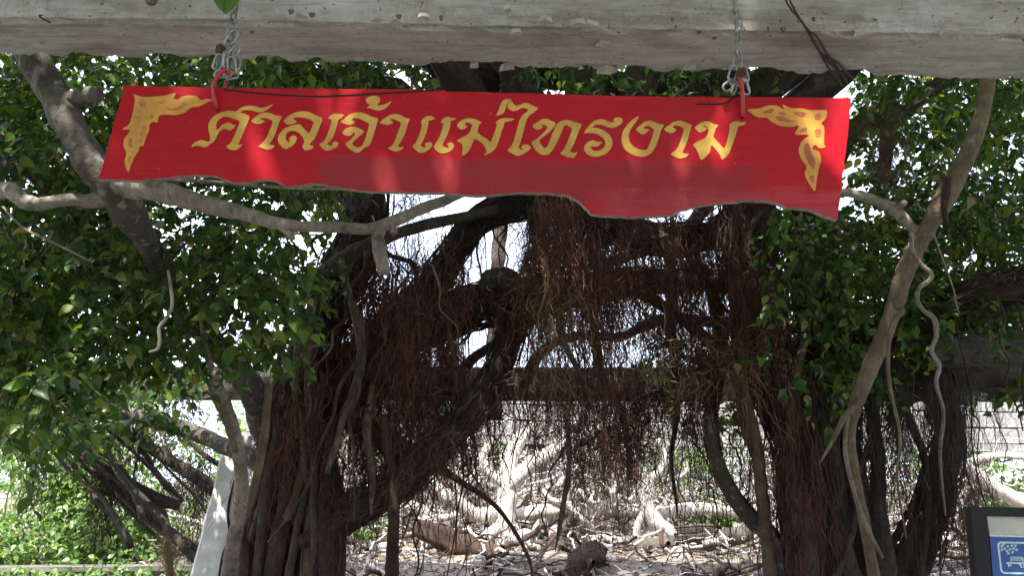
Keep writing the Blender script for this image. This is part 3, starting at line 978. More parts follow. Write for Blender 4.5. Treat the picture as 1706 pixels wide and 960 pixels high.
CUR = [
    # x0, x1, yt0, yt1, yb0, yb1, d0, d1, n, r, mat
    (620, 775, 380, 620, 520, 780, 5.4, 6.1, 620, 0.0019, 'root_red'),
    (560, 640, 380, 560, 560, 720, 5.7, 6.3, 200, 0.0018, 'root_red'),
    (580, 740, 520, 680, 620, 820, 5.5, 6.1, 300, 0.0019, 'root_red'),
    (870, 965, 320, 440, 480, 660, 5.4, 6.0, 520, 0.0019, 'root_red'),
    (980, 1065, 350, 520, 520, 900, 5.5, 6.0, 420, 0.0018, 'root_red'),
    (1050, 1225, 350, 480, 450, 640, 5.6, 6.3, 620, 0.0017, 'root_red'),
    (1100, 1225, 520, 620, 620, 720, 5.6, 6.2, 220, 0.0017, 'root_red'),
    (700, 1060, 640, 670, 680, 790, 5.9, 6.6, 420, 0.0017, 'root_red'),
    (745, 905, 340, 380, 430, 520, 6.1, 6.6, 84, 0.0016, 'root_dark'),
    (740, 860, 540, 590, 620, 690, 5.9, 6.4, 150, 0.0016, 'root_dark'),
    (560, 660, 660, 760, 800, 970, 5.5, 5.9, 260, 0.0016, 'root_dark'),
    (960, 1060, 680, 740, 760, 860, 5.6, 6.0, 220, 0.0018, 'root_red'),
    (405, 560, 600, 760, 760, 985, 5.45, 5.75, 170, 0.002, 'root_red'),
    (650, 760, 700, 800, 800, 960, 5.4, 5.8, 170, 0.0017, 'root_red'),
    (560, 780, 200, 340, 360, 470, 6.1, 6.7, 260, 0.0018, 'root_dark'),
    (880, 1220, 200, 340, 360, 420, 6.2, 6.8, 420, 0.0018, 'root_red'),
    (880, 960, 440, 520, 560, 660, 5.3, 5.5, 90, 0.0017, 'root_tan'),
    (1080, 1240, 520, 600, 580, 660, 5.4, 5.7, 50, 0.0017, 'root_tan'),
    (1040, 1110, 650, 690, 700, 860, 5.8, 6.4, 150, 0.0017, 'root_dark'),
    (780, 1250, 600, 660, 740, 960, 5.6, 6.4, 300, 0.0026, 'root_red'),
    (560, 760, 640, 700, 760, 960, 5.5, 6.2, 120, 0.0026, 'root_red'),
    (960, 1290, 330, 440, 420, 600, 6.4, 7.4, 700, 0.003, 'root_dark'),
    (880, 1000, 330, 420, 430, 640, 6.2, 7.0, 350, 0.003, 'root_dark'),
    (600, 760, 380, 520, 520, 740, 6.2, 7.0, 500, 0.003, 'root_dark'),
    (560, 780, 560, 640, 640, 800, 6.0, 6.8, 300, 0.0025, 'root_red'),
    (1050, 1230, 500, 580, 560, 680, 6.0, 7.0, 260, 0.0025, 'root_dark'),
    (620, 1220, 640, 680, 690, 900, 5.6, 6.6, 260, 0.0035, 'root_dark'),
]
for c in CUR:
    curtain('rootlet_curtain', tc_, *c[:9], r=c[9] * 1.15, mat=c[10], wig=0.075)
for k, n_, l_ in (('t2', 1300, 0.2), ('arch', 1000, 0.2), ('diag', 380, 0.16), ('t1', 500, 0.14), ('top2', 300, 0.2)):
    frizz('rootlet_fringe', tc_, C_[k][1], C_[k][2], n_, l_, mat='root_red')
frizz('rootlet_fringe', tc_, C_['t2'][1][len(C_['t2'][1]) // 2:], C_['t2'][2][len(C_['t2'][2]) // 2:], 160, 0.22, 0.0016, 'root_tan', 0.35, 0.8)
for k, a_, b_ in (('t1', 16, 90), ('t2', 16, 110), ('arch', 10, 90), ('diag', 12, 40), ('top', 8, 40), ('top2', 8, 60)):
    wrap(tc_, C_[k][1], C_[k][2], a_, b_)
cq = np.array([at(random.uniform(1080, 1270), random.uniform(545, 650), random.uniform(5.25, 5.6)) for _ in range(60)])
frizz('curled_rootlets', tc_, cq, np.full(60, 0.02), 110, 0.3, 0.0022, 'root_tan', 0.15, 1.0)
cq = np.array([at(random.uniform(880, 990), random.uniform(480, 680), random.uniform(5.25, 5.6)) for _ in range(60)])
frizz('curled_rootlets', tc_, cq, np.full(60, 0.02), 120, 0.3, 0.0022, 'root_tan', 0.3, 0.9)
cq = np.array([at(random.uniform(600, 1230), random.uniform(420, 760), random.uniform(5.3, 6.4)) for _ in range(300)])
frizz('curled_rootlets', tc_, cq, np.full(300, 0.02), 420, 0.3, 0.0022, 'root_red', 0.4, 0.8)
# leaves of the central crown that show: behind the sign's top edge, tufts between limbs
pts_ = [sample_px(230, 380, 1250, 70, 180, 6.2, 7.4, (), -0.1, 1.4, None, 3.0),
        sample_px(90, 400, 700, 80, 170, 4.6, 6.0, (), -0.2, 1.6, None, 3.0),
        sample_px(70, 860, 1300, 80, 170, 5.0, 6.0, (), -0.1, 1.6, None, 6.0),
        sample_px(36, 470, 575, 300, 420, 5.2, 6.8, [(540, 370, 36)], -0.3, 1.4),
        sample_px(26, 560, 640, 500, 600, 6.3, 7.2, (), -0.3, 1.4),
        sample_px(18, 700, 780, 440, 530, 6.8, 8.5, (), -0.4, 1.4),
        sample_px(10, 870, 900, 400, 480, 6.6, 8.0, (), -0.6, 1.4),
        sample_px(70, 1080, 1220, 560, 640, 6.4, 8.0, (), -0.3, 1.4),
        sample_px(16, 925, 980, 330, 400, 6.5, 7.5, (), -0.6, 1.4),
        sample_px(24, 1100, 1300, 620, 700, 6.2, 8.0, (), -0.4, 1.4)]
a4 = sprays(np.concatenate(pts_), 8, 0.26, 0.075)
crown_leaves(tc_, *a4[:4], n_parts=120)
V, Fq = tubes(a4[4], np.full(a4[4].shape[:2], 0.0018), 3)
obj('twigs', V, Fq, 'bark', tc_, kind='stuff')

# the same tree's roof of leaves overhead: mostly out of view, widened backward to shade the place
nC = 25000
cc = []
while len(cc) < nC:
    if random.random() < 0.2:                 # unseen low leaves added behind and beside the viewer to cut sky light
        sd_ = random.random()
        if sd_ < 0.6:
            x, y = random.uniform(-9, 9), random.uniform(-9.0, -6.0)
        elif sd_ < 0.8:
            x, y = random.uniform(-9.5, -7.0), random.uniform(-7, 3.0)
        else:
            x, y = random.uniform(7.5, 9.5), random.uniform(-7, 6.0)
        z = random.uniform(1.2, 6.0)
        if noise.noise((x * 0.6, y * 0.6, z * 0.6)) < -0.2:
            continue
        cc.append((x, y, z))
        continue
    x = random.uniform(-8.5, 9.5)
    y = random.uniform(-8.0, 6.9)
    z = random.uniform(5.2, 7.4)
    if z < CAMZ + 0.62 * y + 0.35 and y > 2:
        continue
    if x < -4.6 and y > 4.0:
        continue
    if x < -3.0 and y > 3.6 and random.random() < 0.6:
        continue
    if -4.6 < x < -2.5 and 3.0 < y < 5.8 and random.random() < 0.85:  # leaf roof opened here to let sun onto the leaning post
        continue
    if y < -1.0 and noise.noise((x * 0.9, y * 0.9, 4.0)) < -0.12:  # thinned behind the viewer so sun patches hit the slab and bounce
        continue
    if noise.noise((x * 0.8, y * 0.8, z * 0.5)) < (-0.2 if abs(x - 0.3) > 2.2 and y > 0.5 else -0.36):
        continue
    cc.append((x, y, z))
cc = np.array(cc)
gap = np.zeros(len(cc), bool)  # openings cut toward the sun to put light spots on the signboard
for (a, b, rad) in ((835, 215, 0.12), (1205, 240, 0.14), (1165, 165, 0.12), (1280, 290, 0.1)):
    p = np.array(at(a, b, 1.62))
    d_ = cc + np.array([0, 0, -0.1]) - p
    al_ = d_ @ np.array(sd)
    gap |= (np.linalg.norm(d_ - al_[:, None] * np.array(sd), axis=1) < rad) & (al_ > 0)
cc = cc[~gap]
a5 = sprays(cc, 6, 0.45, 0.17, 0.25)
leaves_mesh('shade_canopy', *a5[:4], 'leaf', tc_, simple=True)
for i in range(9):
    x = -5 + i * 1.5
    pts = [(0.3 + 0.25 * x, 6.3, 4.3, 0.16), (0.6 * x, 4.5 + random.uniform(-1, 1), 5.4, 0.11), (0.9 * x, 2.5 + random.uniform(-1, 1), 6.1, 0.07), (1.1 * x, 0.4 + random.uniform(-1, 1), 6.6, 0.03)]
    V, Fc, P_, R_ = limb_geo(pts, seed=40 + i, wob=1.0, seg=0.12, sides=8)
    obj('limb', V, Fc, 'bark', tc_)

# ================================================================ RIGHT BANYAN
tr = thing('banyan_tree', at(1390, 985, 5.9), 'dark right-hand banyan trunk wrapped in a thick column of red-brown roots', 'tree')
R_c = {}
R_c['col'] = limb('root_column', tr, [(1340, 1010, 5.7, 34), (1336, 900, 5.7, 27), (1322, 800, 5.75, 21), (1308, 720, 5.75, 22), (1284, 640, 5.8, 27), (1262, 560, 5.8, 35), (1252, 460, 5.8, 37), (1250, 370, 5.85, 34), (1240, 260, 5.9, 30), (1225, 120, 6.0, 26)], 'bark_red', flute=0.3, sides=22)
R_c['t'] = limb('trunk', tr, [(1425, 1010, 6.0, 58), (1410, 930, 6.0, 52), (1392, 850, 6.05, 46), (1378, 760, 6.1, 40), (1372, 680, 6.15, 38), (1378, 600, 6.2, 40), (1368, 500, 6.3, 32), (1352, 400, 6.4, 30), (1345, 250, 6.5, 26), (1340, 100, 6.6, 24)], 'bark', flute=0.3, sides=24)
R_c['v'] = limb('limb', tr, [(1490, 1000, 5.8, 34), (1520, 930, 5.75, 28), (1548, 860, 5.7, 24), (1570, 790, 5.7, 21), (1582, 720, 5.7, 18), (1575, 660, 5.7, 15), (1565, 610, 5.75, 13), (1555, 540, 5.8, 11)], 'bark', flute=0.2, sides=16)
R_c['big'] = limb('limb', tr, [(1800, 440, 4.6, 30), (1706, 470, 4.7, 27), (1640, 495, 4.8, 25), (1570, 518, 5.0, 24), (1500, 545, 5.3, 24), (1420, 580, 5.7, 24), (1375, 640, 6.0, 26)], 'bark_red', flute=0.2, sides=18)
limb('limb', tr, [(1420, 640, 6.0, 22), (1490, 620, 5.9, 20), (1560, 628, 5.9, 20), (1640, 622, 5.9, 22), (1720, 618, 5.9, 24), (1800, 600, 5.9, 24)], 'bark', sides=14, flute=0.25)
limb('limb', tr, [(1480, 700, 6.3, 12), (1520, 660, 6.3, 13), (1600, 640, 6.3, 12), (1680, 650, 6.4, 11), (1780, 640, 6.4, 11)], 'bark', sides=12, flute=0.25)
limb('limb', tr, [(1370, 330, 6.0, 14), (1420, 215, 5.6, 15), (1490, 195, 5.5, 13), (1550, 150, 5.4, 12), (1620, 100, 5.4, 12)], 'bark', sides=12)
limb('limb', tr, [(1480, 150, 6.0, 14), (1478, 220, 6.0, 12), (1470, 300, 6.0, 10)], 'bark', sides=10)
limb('limb', tr, [(1180, 690, 5.7, 10), (1186, 740, 5.7, 11), (1200, 790, 5.7, 12), (1235, 850, 5.7, 13), (1280, 895, 5.7, 13), (1300, 960, 5.7, 14)], 'bark_mottled', sides=12)
for pts, m_ in [
    ([(1345, 540, 5.7, 6), (1330, 620, 5.6, 8), (1322, 700, 5.6, 9), (1320, 780, 5.6, 9), (1330, 870, 5.6, 10)], 'bark_tan'),
    ([(1350, 640, 5.6, 7), (1345, 740, 5.6, 9), (1348, 850, 5.6, 12), (1352, 985, 5.6, 15)], 'bark'),
    ([(1395, 620, 5.7, 10), (1385, 720, 5.6, 14), (1395, 830, 5.6, 18), (1410, 985, 5.6, 22)], 'bark'),
    ([(1450, 660, 5.7, 10), (1460, 760, 5.6, 12), (1465, 860, 5.6, 14), (1480, 985, 5.6, 18)], 'bark'),
    ([(1242, 560, 5.6, 5), (1240, 640, 5.6, 7), (1260, 740, 5.6, 9), (1270, 830, 5.6, 9), (1285, 985, 5.6, 12)], 'bark_tan'),
    ([(1268, 350, 5.5, 5), (1245, 390, 5.5, 5), (1240, 420, 5.5, 5), (1262, 440, 5.5, 5), (1280, 470, 5.5, 5), (1282, 530, 5.5, 6), (1276, 590, 5.5, 6), (1280, 640, 5.5, 5)], 'bark'),
    ([(1455, 610, 5.5, 6), (1480, 650, 5.5, 6), (1490, 690, 5.5, 5), (1500, 720, 5.5, 4)], 'bark_red'),
    ([(1480, 610, 5.5, 4), (1500, 660, 5.5, 7), (1520, 710, 5.5, 7), (1540, 770, 5.5, 6), (1546, 860, 5.55, 6), (1530, 985, 5.6, 7)], 'bark_red'),
]:
    limb('stem', tr, pts, m_, sides=10, seg=0.04, wob=0.5)
slim_stems(tr, 18, (1300, 1470), (1300, 1510), (540, 760), (5.4, 6.2), (4, 13), ['bark', 'bark_red', 'bark', 'bark'])
hang_roots(tr, [R_c[k][1:] for k in ('col', 't', 'big', 'v')], 34, 0.4, 1.7, ['bark_red', 'bark_red', 'bark'])
for c in [
    (1215, 1292, 330, 480, 500, 680, 5.4, 5.7, 420, 0.0019, 'root_red'),
    (1285, 1350, 620, 780, 760, 985, 5.35, 5.6, 165, 0.0019, 'root_red'),
    (1290, 1370, 620, 780, 760, 985, 5.4, 5.6, 120, 0.0024, 'root_dark'),
    (1300, 1375, 660, 840, 860, 1000, 5.3, 5.5, 90, 0.0019, 'root_red'),
    (1345, 1400, 340, 420, 520, 660, 5.6, 6.0, 260, 0.0017, 'root_red'),
    (1400, 1500, 600, 700, 720, 960, 5.3, 5.7, 330, 0.0017, 'root_dark'),
    (1490, 1620, 600, 700, 760, 970, 5.4, 6.0, 420, 0.0017, 'root_dark'),
    (1140, 1260, 640, 720, 740, 960, 5.5, 6.0, 110, 0.0016, 'root_dark'),
    (1440, 1500, 170, 230, 260, 350, 4.6, 5.2, 110, 0.0014, 'root_red'),
    (1540, 1700, 160, 300, 240, 400, 5.4, 6.4, 60, 0.0014, 'root_dark'),
    (1600, 1710, 640, 660, 680, 800, 5.6, 6.6, 60, 0.0014, 'root_dark'),
    (1580, 1640, 780, 860, 900, 985, 5.2, 5.6, 150, 0.0016, 'root_red'),
]:
    curtain('rootlet_curtain', tr, *c[:9], r=c[9], mat=c[10], wig=0.05)
for k, a_, b_ in (('col', 20, 120), ('t', 26, 90), ('v', 8, 50), ('big', 6, 50)):
    wrap(tr, R_c[k][1], R_c[k][2], a_, b_)
frizz('rootlet_fringe', tr, R_c['col'][1], R_c['col'][2], 350, 0.16, mat='root_red', down=0.6)
frizz('rootlet_fringe', tr, R_c['col'][1], R_c['col'][2], 350, 0.16, mat='root_dark', down=0.6)
frizz('rootlet_fringe', tr, R_c['col'][1][:40], R_c['col'][2][:40], 60, 0.2, 0.0015, 'root_tan', 0.2, 0.9)
frizz('rootlet_fringe', tr, R_c['v'][1], R_c['v'][2], 300, 0.12, mat='root_dark')


def right_poly(a, b):
    if a < 1425 and b < 345:
        return False
    lim = 640 if a < 1560 else 560
    if a < 1330:
        lim = 600
        return 340 < b < lim
    return b < lim


H_R = [(1425, 320, 16), (1455, 160, 12), (1590, 150, 16), (1530, 250, 18), (1620, 250, 14), (1690, 170, 12), (1540, 560, 14), (1680, 320, 10), (1600, 440, 8)]
Pn = sample_px(1150, 1280, 1800, 90, 650, 4.6, 6.2, H_R, -0.06, 1.9, right_poly, 8.0)
b1 = sprays(Pn, 8, 0.26, 0.064)
Pf = sample_px(2000, 1260, 1850, 90, 640, 6.2, 7.8, H_R, -0.12, 1.3, right_poly, 12.0)
b2 = sprays(Pf, 8, 0.3, 0.075)
Pn3 = sample_px(40, 1600, 1760, 600, 660, 5.5, 7.5, (), -0.2, 1.3)
b3 = sprays(Pn3, 8, 0.28, 0.075)
allp = [np.concatenate([q[i] for q in (b1, b2, b3)]) for i in range(4)]
crown_leaves(tr, *allp, n_parts=300)
twp = np.concatenate([b1[4], b2[4], b3[4]])
V, Fq = tubes(twp, np.full(twp.shape[:2], 0.0018), 3)
obj('twigs', V, Fq, 'bark', tr, kind='stuff')

# ================================================================ SLENDER PALE STEM AT RIGHT
ts = thing('slender_stem', at(1470, 985, 4.8), 'slender bare tan banyan stem curving down in front of the right-hand trunk', 'tree stem')
limb('trunk', ts, [(1655, 60, 4.2, 11), (1646, 130, 4.2, 11), (1638, 180, 4.2, 12), (1620, 235, 4.2, 13), (1598, 285, 4.2, 15), (1572, 335, 4.2, 16), (1545, 380, 4.25, 14), (1520, 425, 4.3, 14), (1502, 470, 4.35, 14), (1485, 525, 4.4, 13), (1465, 580, 4.45, 13), (1445, 628, 4.5, 13), (1425, 680, 4.55, 11), (1415, 725, 4.6, 9), (1422, 790, 4.65, 9), (1438, 860, 4.7, 9), (1462, 985, 4.8, 10)], 'bark_tan', seg=0.025, sides=16, flute=0.06, wob=0.2)
limb('limb', ts, [(1385, 320, 4.3, 7), (1420, 322, 4.3, 8), (1460, 335, 4.3, 9), (1490, 350, 4.3, 10), (1512, 372, 4.28, 9), (1528, 388, 4.28, 8)], 'bark_pale', seg=0.02, sides=12)
limb('branch_stub', ts, [(1488, 350, 4.3, 7), (1500, 342, 4.25, 6), (1507, 337, 4.2, 5)], 'bark_pale', seg=0.015, sides=10)
limb('branch_stub', ts, [(1580, 300, 4.18, 9), (1573, 340, 4.15, 6), (1576, 374, 4.13, 4)], 'bark_red', seg=0.015, sides=10)
for pts in [
    [(1518, 388, 4.2, 5), (1520, 415, 4.2, 5), (1535, 440, 4.2, 5), (1552, 455, 4.2, 5.5), (1548, 468, 4.2, 5), (1532, 480, 4.2, 5), (1528, 500, 4.2, 5), (1538, 518, 4.2, 5), (1556, 532, 4.2, 6), (1560, 560, 4.2, 5), (1552, 585, 4.2, 5), (1565, 610, 4.2, 5), (1560, 640, 4.2, 4.5), (1572, 690, 4.3, 4), (1566, 760, 4.5, 3.5), (1575, 860, 4.7, 2)],
    [(1490, 500, 4.3, 5), (1493, 512, 4.25, 5), (1503, 519, 4.22, 6), (1486, 540, 4.2, 5), (1480, 580, 4.2, 5), (1480, 620, 4.2, 4.5), (1486, 660, 4.2, 4), (1500, 730, 4.3, 3.5), (1495, 800, 4.4, 3), (1510, 900, 4.6, 2)],
    [(1432, 668, 4.5, 8), (1408, 695, 4.45, 7), (1390, 730, 4.45, 5), (1366, 772, 4.45, 2)],
    [(1412, 690, 4.5, 5), (1408, 750, 4.5, 5), (1420, 810, 4.55, 5), (1440, 870, 4.6, 5), (1470, 930, 4.65, 4)],
    [(1552, 380, 4.2, 1.8), (1570, 430, 4.2, 1.8), (1588, 480, 4.2, 1.8), (1594, 510, 4.2, 2.2), (1598, 522, 4.2, 1.5)],
]:
    pts = [(a, b, c, d * 0.75) for a, b, c, d in pts]
    limb('vine', ts, pts, random.choice(['bark_tan', 'bark_pale']), seg=0.018, sides=8, wob=0.3)

# ================================================================ LOWER LEFT LIMBS AND LEANING POST
ll = thing('banyan_tree', at(330, 985, 8.0), 'low bare banyan limbs slanting down at lower left before the sunlit bush', 'tree')
LLP = {}
for k, (pts, m_) in enumerate([
    ([(70, 708, 7.6, 6.2), (110, 740, 7.6, 7.8), (165, 775, 7.6, 10.1), (205, 815, 7.6, 10.9), (250, 862, 7.6, 10.1), (300, 900, 7.6, 9.4), (345, 930, 7.6, 10.9), (370, 985, 7.6, 17.2)], 'bark'),
    ([(60, 660, 7.4, 8), (140, 685, 7.2, 9), (215, 690, 7.0, 11), (290, 708, 6.8, 12), (360, 738, 6.6, 13), (430, 770, 6.3, 15), (460, 830, 6.1, 17)], 'bark_mottled'),
    ([(205, 718, 7.5, 7.8), (250, 745, 7.5, 10.1), (300, 778, 7.5, 10.9), (350, 812, 7.5, 10.9), (400, 850, 7.6, 12.5), (420, 985, 7.7, 18.7)], 'bark'),
    ([(120, 748, 7.4, 7.0), (175, 782, 7.4, 10.9), (220, 812, 7.4, 11.7), (260, 830, 7.4, 10.9), (298, 842, 7.4, 9.4)], 'bark'),
    ([(180, 815, 7.7, 3.9), (240, 875, 7.7, 3.9), (270, 905, 7.7, 3.1)], 'bark'),
    ([(260, 835, 7.5, 5.5), (275, 870, 7.5, 6.2), (285, 985, 7.5, 7.0)], 'bark_tan'),
    ([(20, 655, 7.4, 6.2), (80, 700, 7.4, 7.0), (140, 722, 7.5, 8.6), (165, 775, 7.5, 9.4)], 'bark'),
]):
    LLP[k] = limb('limb', ll, pts, m_, sides=14, flute=0.15)
for c in [
    (180, 330, 640, 690, 700, 830, 7.0, 7.8, 230, 0.0022, 'root_dark'),
    (60, 250, 690, 760, 780, 900, 7.0, 7.5, 150, 0.0022, 'root_dark'),
    (165, 190, 760, 800, 820, 960, 7.2, 7.6, 90, 0.0025, 'root_dark'),
    (250, 310, 700, 800, 800, 900, 7.0, 7.8, 120, 0.0022, 'root_dark'),
    (310, 345, 740, 840, 860, 985, 7.0, 7.5, 120, 0.0024, 'root_dark'),
    (278, 296, 880, 900, 940, 985, 7.2, 7.4, 80, 0.002, 'root_tan'),
]:
    curtain('rootlet_curtain', ll, *c[:9], r=c[9], mat=c[10], wig=0.07)
for k in (0, 2, 3):
    frizz('rootlet_fringe', ll, LLP[k][1], LLP[k][2], 160, 0.2, 0.0016, 'root_dark', 0.9)

Pl = np.concatenate([sample_px(150, -60, 330, 600, 700, 6.2, 7.4, (), -0.25, 1.5, None, 21.0),
                     sample_px(60, -60, 150, 660, 735, 6.2, 7.3, (), -0.3, 1.5, None, 22.0),
                     sample_px(14, 180, 460, 600, 660, 6.6, 8.6, (), -0.2, 1.5, None, 23.0)])
al = sprays(Pl, 8, 0.3, 0.085)
crown_leaves(ll, *al[:4], n_parts=100)
V, Fq = tubes(al[4], np.full(al[4].shape[:2], 0.0024), 3)
obj('twigs', V, Fq, 'bark', ll, kind='stuff')

for i in range(11):
    xa, ya = random.uniform(40, 230), random.uniform(680, 750)
    xb, yb = xa + random.uniform(110, 190), ya + random.uniform(80, 200)
    dd = random.uniform(7.0, 7.9)
    r = random.uniform(2.2, 6.0)
    limb('limb', ll, [(xa + (xb - xa) * t + random.uniform(-7, 7), ya + (yb - ya) * t ** 1.2 + random.uniform(-7, 7), dd, r * (0.5 + 0.6 * t)) for t in np.linspace(0, 1, 6)], random.choice(['bark', 'bark', 'bark_mottled']), sides=8, seg=0.06, wob=1.5)

wp = thing('leaning_post', at(345, 990, 6.9), 'leaning white painted post beside the middle trunk bundle', 'post')
pa, pb = at(405, 725, 6.9), at(343, 990, 6.9)
dv = (pa - pb).normalized()
sx = dv.cross(Vector((0, 1, 0))).normalized() * -1
bm = bmesh.new()
rings = []
nz = 22
for i in range(nz + 1):
    t = i / nz
    c = pb.lerp(pa, t)
    w = (0.13 - 0.015 * t)
    d_ = 0.10
    b_ = 0.02
    pr = [(-w + b_, -d_), (w - b_, -d_), (w, -d_ + b_), (w, d_ - b_), (w - b_, d_), (-w + b_, d_), (-w, d_ - b_), (-w, -d_ + b_)]
    rg = []
    for (u, v_) in pr:
        p = c + sx * u + Vector((0, v_, 0))
        p += Vector((noise.noise(p * 4), noise.noise(p * 4 + Vector((5, 0, 0))), 0)) * 0.012
        rg.append(bm.verts.new(p - BASE[wp.name]))
    rings.append(rg)
for i in range(nz):
    for j in range(8):
        bm.faces.new((rings[i][j], rings[i][(j + 1) % 8], rings[i + 1][(j + 1) % 8], rings[i + 1][j]))
bm.faces.new(rings[0][::-1])
bm.faces.new(rings[-1])
bmesh.ops.recalc_face_normals(bm, faces=bm.faces)
me = bpy.data.meshes.new('post_body')
bm.to_mesh(me)
bm.free()
me.materials.append(M['white_paint'])
mesh_obj('post_body', me, wp)
vv = [(390, 800, 6.78, 2), (380, 850, 6.78, 2.5), (382, 890, 6.78, 2.5), (370, 930, 6.78, 2), (362, 985, 6.78, 2)]
root_poly('vine', wp, vv, 'bark_red', seg=0.04, sides=6)

# ================================================================ BUSHES (sunlit, left) AND FAR TREES
def bush(name, label, cx, cy, cz, rx, ry, rz, n, mat, size, group=None, stems=5, trunk=None):
    g0 = gz(cx, cy)
    cz += g0 * 0.6
    t = thing(name, Vector((cx, cy, g0)), label, 'bush' if trunk is None else 'tree', group)
    C = []
    lob = [(random.uniform(-.6, .6), random.uniform(-.6, .6), random.uniform(-.6, .7), random.uniform(.35, .6)) for _ in range(9)]
    while len(C) < n:
        l = random.choice(lob)
        d = Vector((random.gauss(0, 1), random.gauss(0, 1), random.gauss(0, 1))).normalized() * (l[3] * random.uniform(0.55, 1.0))
        p = (cx + (l[0] + d.x) * rx, cy + (l[1] + d.y) * ry, cz + (l[2] + d.z) * rz)
        if p[2] < g0 + 0.03:
            continue
        C.append(p)
    a = sprays(np.array(C), 6, size * 4, size, 0.1)
    leaves_mesh('crown', *a[:4], mat, t)
    for i in range(stems):
        q = random.choice(lob)
        if trunk:
            pts = [(cx, cy, g0 - 0.1, trunk), (cx + random.uniform(-.1, .1) * rx, cy, cz * 0.45, trunk * 0.8), (cx + q[0] * rx * 0.5, cy + q[1] * ry * 0.5, cz + q[2] * rz * 0.3, trunk * 0.5), (cx + q[0] * rx, cy + q[1] * ry, cz + q[2] * rz, trunk * 0.2)]
        else:
            pts = [(cx + random.uniform(-.15, .15), cy, g0 - 0.1, 0.02), (cx + q[0] * rx * 0.4, cy + q[1] * ry * 0.4, cz * 0.6, 0.014), (cx + q[0] * rx, cy + q[1] * ry, cz + q[2] * rz, 0.006)]
        V, Fc, P_, R_ = limb_geo(pts, seed=i + cx, wob=0.6, seg=0.12, sides=7)
        obj('trunk' if trunk and i == 0 else 'stem', V, Fc, 'bark_pale' if trunk is None else 'bark', t)
    return t


p = at(60, 850, 10.4)
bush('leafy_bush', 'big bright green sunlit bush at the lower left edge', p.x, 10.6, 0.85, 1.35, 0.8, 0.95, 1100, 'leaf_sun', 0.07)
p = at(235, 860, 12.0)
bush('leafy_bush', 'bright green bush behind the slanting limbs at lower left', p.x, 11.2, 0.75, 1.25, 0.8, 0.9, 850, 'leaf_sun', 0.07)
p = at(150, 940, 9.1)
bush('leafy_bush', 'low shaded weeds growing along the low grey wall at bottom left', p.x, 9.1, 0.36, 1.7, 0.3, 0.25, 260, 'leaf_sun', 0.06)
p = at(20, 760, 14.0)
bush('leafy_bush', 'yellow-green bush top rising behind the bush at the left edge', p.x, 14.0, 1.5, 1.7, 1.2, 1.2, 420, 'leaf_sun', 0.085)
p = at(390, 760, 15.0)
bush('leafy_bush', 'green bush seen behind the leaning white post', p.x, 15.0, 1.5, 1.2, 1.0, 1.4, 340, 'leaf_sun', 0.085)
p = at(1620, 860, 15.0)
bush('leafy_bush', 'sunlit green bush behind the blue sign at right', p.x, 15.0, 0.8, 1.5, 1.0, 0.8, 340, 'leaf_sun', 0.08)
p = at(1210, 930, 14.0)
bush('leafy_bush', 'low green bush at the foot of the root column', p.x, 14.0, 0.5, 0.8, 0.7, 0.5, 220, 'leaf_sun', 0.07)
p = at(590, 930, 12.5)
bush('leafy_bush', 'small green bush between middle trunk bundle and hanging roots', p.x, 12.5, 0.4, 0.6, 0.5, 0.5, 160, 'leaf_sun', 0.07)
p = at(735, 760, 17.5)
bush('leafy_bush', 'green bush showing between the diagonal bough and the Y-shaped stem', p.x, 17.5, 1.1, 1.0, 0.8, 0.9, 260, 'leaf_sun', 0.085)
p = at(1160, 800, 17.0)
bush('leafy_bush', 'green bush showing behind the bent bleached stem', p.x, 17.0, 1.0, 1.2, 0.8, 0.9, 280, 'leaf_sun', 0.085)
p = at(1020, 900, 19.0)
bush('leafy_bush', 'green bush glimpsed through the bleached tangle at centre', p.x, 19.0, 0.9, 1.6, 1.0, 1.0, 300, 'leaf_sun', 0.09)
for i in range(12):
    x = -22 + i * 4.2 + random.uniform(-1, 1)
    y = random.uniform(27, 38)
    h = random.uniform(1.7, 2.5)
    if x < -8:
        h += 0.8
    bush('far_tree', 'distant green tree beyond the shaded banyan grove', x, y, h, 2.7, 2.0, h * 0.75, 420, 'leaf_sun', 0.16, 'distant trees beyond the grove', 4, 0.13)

# ================================================================ BLEACHED TANGLE BEHIND
tb = thing('bleached_banyan', at(845, 940, 12.5), 'bleached grey banyan stem forking like a Y at the centre behind the rootlets', 'tree')
for pts in [
    [(850, 990, 12.4, 34), (845, 940, 12.4, 27), (838, 890, 12.4, 19), (842, 850, 12.4, 17), (845, 810, 12.4, 15), (850, 770, 12.5, 12), (865, 735, 12.6, 11), (890, 715, 12.7, 10)],
    [(846, 812, 12.4, 14), (875, 785, 12.3, 14), (910, 760, 12.2, 13), (960, 735, 12.2, 12), (1020, 705, 12.2, 12), (1080, 668, 12.2, 11), (1130, 640, 12.2, 10)],
    [(842, 850, 12.4, 12), (800, 858, 12.3, 13), (760, 838, 12.2, 12), (720, 808, 12.1, 11), (690, 760, 12.1, 10), (660, 700, 12.1, 9)],
    [(830, 880, 12.3, 9), (805, 905, 12.2, 10), (800, 950, 12.2, 11), (790, 990, 12.2, 12)],
    [(840, 810, 12.4, 9), (815, 790, 12.3, 9), (805, 765, 12.3, 7), (815, 740, 12.3, 6)],
    [(850, 900, 12.3, 6), (880, 890, 12.2, 7), (900, 930, 12.1, 6), (930, 990, 12.1, 6)],
]:
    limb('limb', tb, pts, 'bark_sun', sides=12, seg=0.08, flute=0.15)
frizz('rootlet_fringe', tb, np.array([at(850 + random.uniform(-15, 15), b, 12.2) for b in np.linspace(870, 940, 20)]), np.full(20, 0.12), 160, 0.5, 0.006, 'bark_sun', 1.2)
tb2 = thing('bleached_banyan', at(1150, 985, 12.0), 'bleached grey stem bending left then right beside the root column', 'tree')
